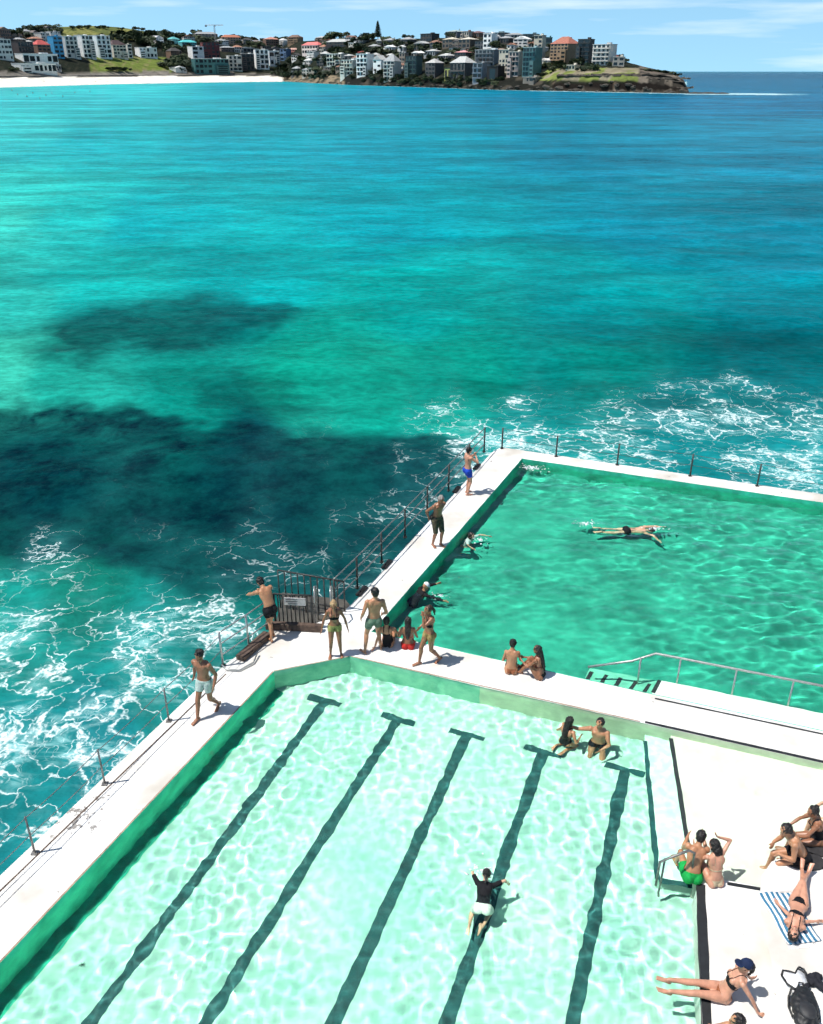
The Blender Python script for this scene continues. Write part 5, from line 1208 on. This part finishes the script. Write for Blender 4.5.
# ------------------------------------------------------------------ everybody
def build_people():
    bl = cloth('black', (.010, .010, .012)); W = lambda px, py, z=0: G(px, py, z)
    BK, DB, BD = ('black_hair', (.012, .009, .008)), ('dark_brown_hair', (.035, .018, .010)), ('fair_hair', (.36, .24, .12))
    P = person
    P('person', 'man in pale shorts walking along the left walkway', W(209, 713), (-.35, -.94), dict(pelvis=(0, .02, .90), S2=(0, .05, 1), HF=(.1, 1, -.2), fl=(-.11, -.24, .13), tl=(-.05, 1, -.4), fr=(.09, .30, .085), kl=(0, 1, .1), hl=(-.30, .12, .90), hr=(.32, -.08, .88)), 'brown', ('curly', *BK), [('shorts', cloth('mint_shorts', (.42, .50, .46)), .014)], 1.80)
    P('person', 'man in black shorts leaning over the railing above the sea', W(270, 637), (-.62, .78), dict(pelvis=(0, -.12, .92), S1=(0, .12, 1), S2=(0, .75, 1), F2=(0, 1, -.7), HS=(0, .8, .8), HF=(0, .9, -.8), hl=(-.24, .62, 1.02), hr=(.22, .62, 1.02), el=(-1, -.2, -.2), er=(1, -.2, -.2), fl=(.08, -.02, .085), fr=(-.08, -.22, .10), wl=(.9, .3, 0), wr=(-.9, .3, 0)), 'tan', ('short', *BK), [('shorts', bl, .012)], 1.80)
    P('person', 'blonde woman in a black top and olive bottoms standing at the pool corner', W(336, 655), (.10, -.99), dict(S2=(0, .07, 1), HS=(0, .45, 1), HF=(0, 1, -.7), hl=(-.33, .08, .90), hr=(.33, .08, .90), fl=(-.13, 0, .085), fr=(.14, .03, .085)), 'brown', ('bun', *BD), [('bikini_top', bl, .006), ('trunks', cloth('olive', (.28, .26, .09)), .007)], 1.66, 'f')
    P('person', 'man in green shorts standing with his back turned between the pools', W(373, 651), (-.25, .97), dict(pelvis=(.04, 0, .90), S1=(.05, 0, 1), S2=(.10, .05, 1), HF=(-.3, 1, -.1), hl=(-.24, .10, .92), hr=(.28, .14, .92), fl=(-.20, -.05, .085), fr=(.20, .05, .085), tl=(-.4, 1, 0)), 'tan', ('short', *BK), [('shorts', cloth('sage_green', (.11, .17, .12)), .014)], 1.85)
    P('person', 'woman in a black one piece sitting propped on one arm', W(388, 645), (.15, .98), dict(pelvis=(0, 0, .10), S1=(0, -.15, 1), S2=(-.05, -.12, 1), hl=(-.32, -.28, .04), hr=(.26, .30, .28), wl=(-.3, -.5, -.1), fl=(-.13, .62, -.05), fr=(.12, .62, -.12), kl=(0, .2, 1), kr=(0, .2, 1)), 'tan', ('bun', *BK), [('one_piece', bl, .006)], 1.66, 'f')
    P('person', 'woman with long dark hair and a red bikini sitting on the pool edge', W(408, 647), (.05, 1), dict(pelvis=(0, 0, .10), S2=(0, .10, 1), hl=(-.18, .30, .22), hr=(.18, .30, .22), fl=(-.13, .50, -.30), fr=(.12, .50, -.30), hairdir=(0, -.25, -1)), 'brown', ('long', *BK), [('bikini_top', cloth('red', (.42, .025, .02)), .006), ('trunks', cloth('red', (.42, .025, .02)), .012)], 1.64, 'f')
    P('person', 'woman in a dark top and ochre bottoms walking with a hand at her face', W(429, 663), (-.75, -.45), dict(pelvis=(0, 0, .91), S2=(0, .04, 1), HF=(.1, 1, -.3), hl=(-.05, .22, 1.50), hr=(.24, .12, 1.0), el=(-.6, .3, -1), fl=(-.09, -.26, .13), fr=(.08, .24, .085), tl=(0, 1, -.5)), 'brown', ('tail', *DB), [('bikini_top', bl, .006), ('trunks', cloth('ochre', (.30, .20, .08)), .008), ], 1.70, 'f')
    P('person', 'woman with tied up hair sitting on the wall beside the long haired woman', W(511, 672), (.15, 1), dict(pelvis=(0, 0, .10), S2=(0, .22, 1), HS=(0, .3, 1), HF=(0, 1, -.3), hl=(-.16, .32, .20), hr=(.18, .36, .22), fl=(-.14, .48, -.30), fr=(.12, .50, -.30)), 'tan', ('bun', *BK), [('bikini_bottom', cloth('tan_bikini', (.25, .09, .04)), .006)], 1.66, 'f')
    P('person', 'woman with very long black hair sitting with knees up on the wall', W(539, 677), (-.80, .45), dict(pelvis=(0, 0, .10), S2=(0, .18, 1), hl=(-.10, .46, .42), hr=(.12, .48, .36), fl=(-.10, .46, .08), fr=(.12, .52, .08), kl=(-.1, .4, 1), kr=(.1, .4, 1), hairdir=(0, -.25, -1)), 'brown', ('long_side', *BK), [('bikini_top', cloth('maroon', (.12, .02, .02)), .006), ('bikini_bottom', bl, .006)], 1.68, 'f')
    P('person', 'man in bright blue shorts standing near the far corner of the ocean pool', W(467, 494), (.75, .35), dict(hl=(-.02, .26, 1.46), hr=(.10, .24, 1.42), el=(-1, .2, -1), er=(1, .2, -1), S2=(0, .02, 1), HF=(0, 1, -.35), fl=(-.10, .04, .085), fr=(.10, -.04, .085)), 'rose', ('short', *BK), [('shorts', cloth('royal_blue', (.015, .06, .42)), .014)], 1.74)
    P('person', 'grey haired man in dark patterned board shorts with hands behind him', W(437, 546), (.55, -.80), dict(S2=(0, .24, 1), HS=(0, .4, 1), HF=(.2, 1, -.4), hl=(-.20, -.20, 1.0), hr=(.22, -.16, .98), el=(-1, -.6, 0), er=(1, -.6, 0), fl=(-.10, .05, .085), fr=(.10, -.08, .085)), 'brown', ('short', 'grey_hair', (.28, .26, .24)), [('long_shorts', simple('patterned_cloth', (.012, .012, .010), .8, .2, 9, col2=(.12, .10, .05)), .016)], 1.80)
    WZ2 = -.15
    P('person', 'swimmer with pale shoulders treading water near the far left of the ocean pool', W(469, 537, WZ2), (.75, -.5), dict(pelvis=(0, -.1, -.62), S1=(0, .2, 1), S2=(0, .35, 1), HF=(0, 1, .1), hl=(-.52, .42, -.16), hr=(.50, .45, -.12), fl=(-.15, -.35, -1.2), fr=(.15, -.2, -1.25)), 'pale', ('bob', *BK), [('rash_vest', cloth('white_vest', (.55, .55, .55)), .008)], 1.7)
    P('person', 'swimmer in a black wetsuit and white cap beside the ocean pool wall', W(424, 592, WZ2), (.85, .45), dict(pelvis=(0, -.35, -.40), S1=(0, .6, 1), S2=(0, .7, .8), HS=(0, .3, 1), HF=(0, 1, 0), hl=(-.2, .75, .02), hr=(.62, .32, -.10), fl=(-.12, -.9, -.8), fr=(.12, -.8, -.9)), 'tan', ('none', *BK), [('wetsuit', bl, .01), ('swim_cap', cloth('white_cap', (.75, .75, .75)), .010)], 1.75)
    P('person', 'man in black trunks swimming freestyle across the ocean pool', W(632, 529, WZ2), (0, 1), dict(pelvis=(-.12, 0, -.09), S1=(1, .02, .03), F1=(0, -.1, -1), S2=(1, .0, .03), F2=(0, .2, -1), HS=(1, 0, .0), HF=(.1, -.3, -1), hl=(1.02, .16, -.02), hr=(.65, -.62, -.10), el=(0, .3, 1), er=(0, 0, 1), fl=(-.98, .09, -.10), fr=(-.97, -.10, -.16), kl=(0, 0, -1), kr=(0, 0, -1), tl=(-1, 0, -.1), tr=(-1, 0, -.2)), 'pale', ('short', *BK), [('trunks', bl, .012)], 1.86)
    P('person', 'woman with long black hair waist deep in the lane pool', V((*P2(G(567, 733, WZ)), FZ)), (.6, .5), dict(pelvis=(0, 0, .36), fl=(-.14, -.16, .08), fr=(.12, -.14, .08), tl=(0, -1, -.1), tr=(0, -1, -.1), S2=(0, .10, 1), HF=(0, 1, -.2), hl=(-.20, .25, .58), hr=(.22, .22, .58), hairdir=(0, -.2, -1)), 'tan', ('long', *BK), [('one_piece', bl, .006)], 1.66, 'f')
    P('person', 'man waist deep in the lane pool reaching an arm out to the woman', V((*P2(G(599, 735, WZ)), FZ)), (-.35, -.95), dict(pelvis=(0, 0, .36), fl=(-.14, -.16, .08), fr=(.12, -.14, .08), tl=(0, -1, -.1), tr=(0, -1, -.1), HF=(.5, 1, -.1), hl=(-.1, .38, .56), hr=(.68, .10, .86), el=(-1, -.2, -.6), er=(0, -.5, -1)), 'tan', ('short', *BK), [('trunks', bl, .012)], 1.75)
    P('person', 'swimmer in a black top and white shorts gliding along a lane line', W(484, 893, WZ), (.18, .98), dict(pelvis=(0, -.28, -.16), S1=(0, .85, .30), F1=(0, .3, -1), S2=(0, .9, .36), F2=(0, .36, -1), HS=(.05, .8, .5), HF=(0, .5, -.8), hl=(-.30, .60, -.20), hr=(.46, .42, -.16), el=(-.4, 0, 1), er=(.4, 0, 1), fl=(-.24, -.58, -.52), fr=(.02, -.50, -.56), kl=(-.3, .2, -1), kr=(.1, .2, -1), tl=(-.1, -1, -.2), tr=(.1, -1, -.2)), 'pale', ('tail', *BK), [('rash_vest', bl, .010), ('shorts', cloth('white_shorts', (.66, .68, .62)), .022)], 1.5, 'f')
    # pair on the corner steps
    P('person', 'man in bright green shorts sitting on the corner steps under the handrail', W(691, 879, -.02), (.05, 1), dict(pelvis=(0, 0, .12), S1=(.1, .3, 1), S2=(.25, .55, 1), HS=(.3, .5, 1), HF=(.4, 1, -.6), hl=(.02, .60, .42), hr=(.30, .60, .42), el=(-.6, -.4, -1), er=(.3, -.4, -1), fl=(-.14, .50, -.18), fr=(.14, .50, -.18), kl=(0, .3, 1), kr=(0, .3, 1)), 'tan', ('short', *BK), [('shorts', cloth('bright_green', (.01, .30, .06)), .02)], 1.74)
    P('person', 'woman with a dark ponytail sitting beside the man in green shorts', W(714, 883, 0), (-.15, 1), dict(pelvis=(0, 0, .10), S2=(0, .45, 1), HS=(0, .5, 1), HF=(-.5, 1, -.4), hl=(-.20, .55, .42), hr=(.10, .34, .84), el=(-.3, 0, -1), er=(1, .2, .3), wr=(-.6, 0, .8), fl=(-.14, .50, -.20), fr=(.12, .50, -.20), kl=(0, .3, 1), kr=(0, .3, 1), hairdir=(.1, -.2, -1)), 'rose', ('long', *BK), [('bikini_top', cloth('cream_cloth', (.45, .36, .24)), .006), ('bikini_bottom', cloth('cream_cloth', (.45, .36, .24)), .006)], 1.64, 'f')
    # right edge
    P('person', 'man in dark shorts sitting forward with elbows on knees on the raised slab', W(799, 858, .22), (-.97, -.05), dict(pelvis=(0, 0, .12), S1=(0, .35, 1), S2=(0, .75, 1), HS=(0, .5, 1), HF=(0, 1, -.2), hl=(-.12, .48, .27), hr=(.14, .46, .27), el=(-.5, -.6, -.5), er=(.5, -.6, -.5), fl=(-.12, .50, -.40), fr=(.14, .46, -.40), kl=(0, .6, 1), kr=(0, .6, 1), wl=(.3, .3, -1), wr=(-.3, .3, -1)), 'tan', ('short', *BK), [('shorts', bl, .016)], 1.78)
    P('person', 'dark haired person sitting behind the man in dark shorts, leaning on him', W(816, 842, .22), (-.92, .10), dict(pelvis=(0, 0, .12), S2=(0, .42, 1), HS=(0, .3, 1), HF=(-.2, 1, -.1), hl=(-.14, .52, .24), hr=(.14, .52, .24), el=(-1, 0, -.6), er=(1, 0, -.6), fl=(-.12, .50, -.40), fr=(.14, .46, -.40), kl=(0, .6, 1), kr=(0, .6, 1)), 'brown', ('bun', *BK), [('one_piece', bl, .006)], 1.66, 'f')
    P('person', 'third person in the seated row, half cut off by the right edge', W(834, 828, .22), (-.92, .10), dict(pelvis=(0, 0, .12), S2=(0, .30, 1), hl=(-.16, .45, .24), hr=(.16, .45, .24), el=(-1, 0, -.6), er=(1, 0, -.6), fl=(-.12, .50, -.40), fr=(.14, .46, -.40), kl=(0, .6, 1), kr=(0, .6, 1)), 'pale', ('bob', *DB), [('one_piece', cloth('cream_cloth', (.45, .36, .24)), .006)], 1.66, 'f')
    # sunbather on the striped towel: lies on her back, head towards the camera
    zs = .22; c = W(795, 912, zs + .03)
    towel(W(789, 918, zs), zs)
    P('person', 'woman in a black bikini lying on her back on the striped towel', c, (.52, .85), dict(pelvis=(.02, .10, .11), S1=(.03, -1, .0), F1=(0, 0, 1), S2=(.06, -1, .02), F2=(0, -.05, 1), HS=(.05, -1, .1), HF=(0, -.2, 1), hl=(.42, -.02, .06), hr=(-.40, .02, .06), el=(1, -.3, 0), er=(-1, -.3, 0), fl=(.05, .92, .10), fr=(-.06, .93, .12), kl=(.0, 0, 1), kr=(-.1, 0, 1), tl=(.1, .6, .8), tr=(-.15, .6, .8), hairdir=(0, -.9, -.5)), 'rose', ('bob', *BK), [('bikini_bottom', bl, .006), ('bikini_top', bl, .006)], 1.66, 'f')
    # woman with the navy cap: sits at the pool edge with both legs out over the water
    c = W(722, 996, 0)
    r, info = P('person', 'woman in a navy cap leaning back with both legs stretched over the pool', c, (-1, .10), dict(pelvis=(0, 0, .11), S1=(0, -.45, 1), S2=(0, -.42, 1), HS=(0, -.25, 1), HF=(-.1, 1, -.3), hl=(-.32, -.50, .05), hr=(.30, -.52, .05), wl=(-.2, -.6, -.1), wr=(.2, -.6, -.1), fl=(-.10, .90, .14), fr=(.06, .90, .20), kl=(0, 0, 1), kr=(0, 0, 1), tl=(0, 1, .5), tr=(0, 1, .5)), 'rose', ('tail', *BK), [('bikini_top', bl, .006), ('bikini_bottom', cloth('tan_bikini', (.25, .09, .04)), .005), ('cap_dome', cloth('navy', (.012, .022, .06)), .018)], 1.72, 'f')
    bm = bmesh.new(); hc, HX, HF, HS = info['hc'], info['HX'], info['HF'], info['HS']
    ell(bm, hc + HF*.13 + HS*.05, (.075, .075, .010), HX, HF, HS); bm_obj('cap_peak', bm, cloth('navy', (.012, .022, .06)), r, True)
    P('person', 'dark haired person at the bottom edge beside the woman in the navy cap', W(733, 1056, 0), (-.9, .3), dict(pelvis=(0, 0, .11), S1=(0, -.1, 1), S2=(0, .15, 1), HF=(0, 1, -.2), hl=(-.25, .3, .2), hr=(.25, .3, .2), fl=(-.10, .70, -.30), fr=(.10, .70, -.30)), 'tan', ('short', *BK), [('shorts', bl, .014)], 1.72)

def towel(c, z):
    root = thing('towel', 'white towel with blue stripes under the sunbathing woman', 'towel', c, R(6))
    n, m_ = 46, 26; L, w = 1.0, .58; vs, fs, mi = [], [], []
    for i in range(n+1):
        for j in range(m_+1):
            x = -w/2 + w*j/m_; y = -L/2 + L*i/n; x += .05*noise.noise(V((y*2.5, 3, x))); y += .05*noise.noise(V((x*2.5, 9, y))); vs.append((x, y, .012 + .07*max(0, noise.noise(V((x*4, y*2.5, 2)))) + .012))
    for i in range(n):
        for j in range(m_):
            a = i*(m_+1)+j; fs.append((a, a+1, a+m_+2, a+m_+1)); mi.append(1 if j % 4 in (1, 2) else 0)
    o = mesh_obj('cloth', vs, fs, [cloth('towel_white', (.70, .70, .72)), cloth('towel_blue', (.04, .16, .27))], root, True, mi)
    so = o.modifiers.new('t', 'SOLIDIFY'); so.thickness = .012; so.offset = -1
    for e in (-1, 1):
        bm = bmesh.new()
        for k in range(22): x = -w/2 + w*(k+.5)/22; add_tube(bm, [(x, e*L/2, .018), (x + rnd.uniform(-.01, .01), e*(L/2 + .07), .008)], .006, 5)
        bm_obj('fringe', bm, cloth('towel_white', (.70, .70, .72)), root)

def build_bags():
    zs = .22; black = simple('black_nylon', (.012, .012, .013), .55, .4, 14, .4)
    # backpack lying on the slab
    c = G(803, 1012, zs); root = thing('backpack', 'black backpack lying on the white slab at the lower right corner', 'backpack', c, R(-12))
    bm = bmesh.new(); ell(bm, V((0, 0, .12)), (.20, .27, .13), V((1, 0, 0)), V((0, 1, 0)), V((0, 0, 1))); ell(bm, V((.02, .20, .12)), (.15, .14, .10), V((1, 0, 0)), V((0, 1, 0)), V((0, 0, 1))); ell(bm, V((-.02, -.22, .12)), (.19, .16, .11), V((1, 0, 0)), V((0, 1, 0)), V((0, 0, 1)))
    me = remesh(bm, .018, 3)
    for v in me.vertices: v.co += v.normal*.02*noise.noise(v.co*14)
    me.materials.clear(); me.materials.append(black); me.polygons.foreach_set('use_smooth', [True]*len(me.polygons)); link(bpy.data.objects.new('pack_body', me), root)
    bm = bmesh.new(); ell(bm, V((.0, -.12, .22)), (.13, .15, .06), V((1, 0, 0)), V((0, 1, 0)), V((0, 0, 1))); bm_obj('front_pocket', bm, M('black_nylon_soft', (.022, .022, .024), .6, .3, 14, .3), root, True)
    for sg in (-1, 1): tube_obj('strap', [(sg*.09, .24, .17), (sg*.15, .26, .13), (sg*.20, .14, .08), (sg*.215, .0, .05), (sg*.19, -.16, .07)], .018, black, root)
    tube_obj('handle', [(-.05, .30, .16), (-.03, .36, .18), (.03, .36, .18), (.05, .30, .16)], .012, black, root)
    # white tote with black trim and folded top
    c = G(795, 984, zs); root = thing('tote_bag', 'white tote bag with black trim lying above the black backpack', 'bag', c, R(8))
    bm = bmesh.new(); pts = [(-.18, .10), (-.12, .17), (-.03, .14), (.04, .10), (.12, .17), (.19, .08), (.16, -.06), (.05, -.20), (-.06, -.18), (-.17, -.04)]
    vt = [bm.verts.new((x, y, .10)) for x, y in pts]; vb = [bm.verts.new((x*1.05, y*1.05, 0)) for x, y in pts]; n = len(pts)
    ct = bm.verts.new((0, -.02, .15))
    for i in range(n): bm.faces.new((vt[i], vt[(i+1) % n], ct)); bm.faces.new((vb[i], vb[(i+1) % n], vt[(i+1) % n], vt[i]))
    bm_obj('bag_body', bm, cloth('bag_white', (.72, .72, .72)), root, True)
    tube_obj('trim', [(x*1.04, y*1.04, .10) for x, y in pts] + [(pts[0][0]*1.04, pts[0][1]*1.04, .10)], .018, black, root)
    tube_obj('handle', [(.12, .15, .10), (.18, .22, .07), (.25, .19, .04), (.25, .08, .04), (.18, .02, .08)], .014, black, root)
    # crumpled dark clothes between the bags
    bm = bmesh.new()
    for k in range(9): ell(bm, V((rnd.gauss(0, .09), rnd.gauss(0, .07), .05 + rnd.random()*.05)), (.09, .07, .05), V((1, 0, 0)), V((0, 1, 0)), V((0, 0, 1)))
    me = remesh(bm, .016, 2)
    for v in me.vertices: v.co += v.normal*.03*noise.noise(v.co*16)
    me.materials.clear(); me.materials.append(cloth('dark_clothes', (.02, .02, .026))); me.polygons.foreach_set('use_smooth', [True]*len(me.polygons))
    o = link(bpy.data.objects.new('clothing_pile', me)); o.location = G(815, 984, zs); tag(o, 'crumpled dark clothes beside the white tote bag', 'clothes')
    # dark oval discs under the seated row
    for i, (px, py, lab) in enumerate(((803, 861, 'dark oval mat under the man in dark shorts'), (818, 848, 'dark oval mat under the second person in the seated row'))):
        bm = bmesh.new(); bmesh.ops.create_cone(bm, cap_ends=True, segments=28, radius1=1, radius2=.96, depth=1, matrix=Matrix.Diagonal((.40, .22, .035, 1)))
        o = bm_obj('mat', bm, M('dark_disc', (.025, .023, .024), .9, .3, 10, .3)); o.location = G(px, py, zs) + V((0, 0, .02)); o.rotation_euler = (0, 0, R(-8)); tag(o, lab, 'mat')
    # floats of weed in the pool and on the sand
    bm = bmesh.new()
    for k in range(7):
        a = k*.9; add_tube(bm, [(0, 0, .01), (math.cos(a)*.06, math.sin(a)*.05, .02), (math.cos(a+.4)*.12, math.sin(a+.4)*.09, .01)], .012, 5, .004)
    o = bm_obj('seaweed', bm, M('seaweed', (.01, .05, .035), .6)); o.scale = (.55, .55, .5); o.location = GW(82, 965, WZ, FZ) + V((0, 0, .01)); o.cycles.is_caustics_receiver = True
    tag(o, 'small tuft of dark seaweed on the pool floor near the left wall', 'seaweed')

def splash(px, py, n, r, lab, z=-.15, el=1.0, ang=0):
    bm = bmesh.new(); q = random.Random(int(px))
    for k in range(n):
        a = q.uniform(0, 6.28); d = r*abs(q.gauss(0, .5)); x, y = math.cos(a)*d*el, math.sin(a)*d; s = q.uniform(.008, .03)
        bmesh.ops.create_icosphere(bm, subdivisions=1, radius=s, matrix=Matrix.Translation((x, y, q.uniform(0, .03))) @ Matrix.Rotation(q.uniform(0, 3), 4, 'Z') @ Matrix.Diagonal((q.uniform(1, 2.4), 1, .3, 1)))
    o = bm_obj('splash', bm, M('white_water', (.75, .80, .80), .6, .1), None, True); o.location = G(px, py, z); o.rotation_euler = (0, 0, ang); tag(o, lab, 'splash', kind='stuff')

def build_splashes():
    splash(586, 524, 80, .22, 'white splash behind the kicking feet of the freestyle swimmer', el=2.2)
    splash(655, 529, 60, .26, 'white water round the head of the freestyle swimmer', el=1.8)
    splash(480, 540, 40, .30, 'thin ripples of foam beside the treading swimmer')
    splash(440, 596, 26, .25, 'small splash at the hand of the swimmer in the wetsuit')
    splash(532, 468, 160, .35, 'white patch of spilling water in the far corner of the ocean pool', el=1.8, ang=-.3)
    splash(484, 872, 30, .35, 'thin foam round the head of the gliding swimmer', z=WZ + .01)

def build_far_swimmers():
    src, _ = person('person', 'tiny figure wading off the far white beach', (0, 0, 0), (0, -1), dict(hl=(-.4, .1, 1.0), hr=(.4, .1, 1.0), fl=(-.2, 0, .085), fr=(.2, 0, .085)), 'brown', ('short', 'black_hair', (.012, .009, .008)), [('shorts', cloth('black', (.01, .01, .012)), .012)], 1.75, face_detail=False)
    # far figures need few faces
    for ch in src.children:
        me = ch.data
        if len(me.polygons) > 1500:
            md = ch.modifiers.new('d', 'DECIMATE'); md.ratio = .06
    kids = list(src.children); spots = [(18, 95), (27, 97), (33, 93.5), (46, 96), (52, 94), (63, 97), (40, 99), (75, 93), (12, 91), (90, 92)]
    beach = [(20, 84), (44, 82.5), (70, 83), (96, 82), (118, 81.5), (140, 81), (165, 80.5), (190, 80), (222, 79.5), (250, 79.5)]
    first = True
    for lst, grp, lab in ((spots, 'people wading off the far beach', 'tiny figure wading off the far white beach'), (beach, 'people on the far beach', 'tiny figure standing on the far white beach')):
        for px, py in lst:
            if first: r = src; first = False
            else:
                r = src.copy(); COL.objects.link(r)
                for ch in kids: c = ch.copy(); COL.objects.link(c); c.parent = r
            p = land_at(px, py) if grp.endswith('far beach') and 'on the' in grp else G(px, py, SEA) + V((0, 0, -.7))
            r.location = p; r.rotation_euler = (0, 0, rnd.uniform(0, 6)); r['label'] = lab; r['group'] = grp

# ------------------------------------------------------------------ build
setup()
O_, PIN, POOL2 = build_pools()
build_sea(O_)
build_land()
build_town()
build_trees()
build_rails()
build_people()
build_bags()
build_splashes()
build_far_swimmers()
for o in list(bpy.data.objects):
    if o.type == 'MESH' and o.location.length < 100 and o.name.split('.')[0] not in ('sea',) and not o.cycles.is_caustics_caster: o.cycles.is_caustics_receiver = True
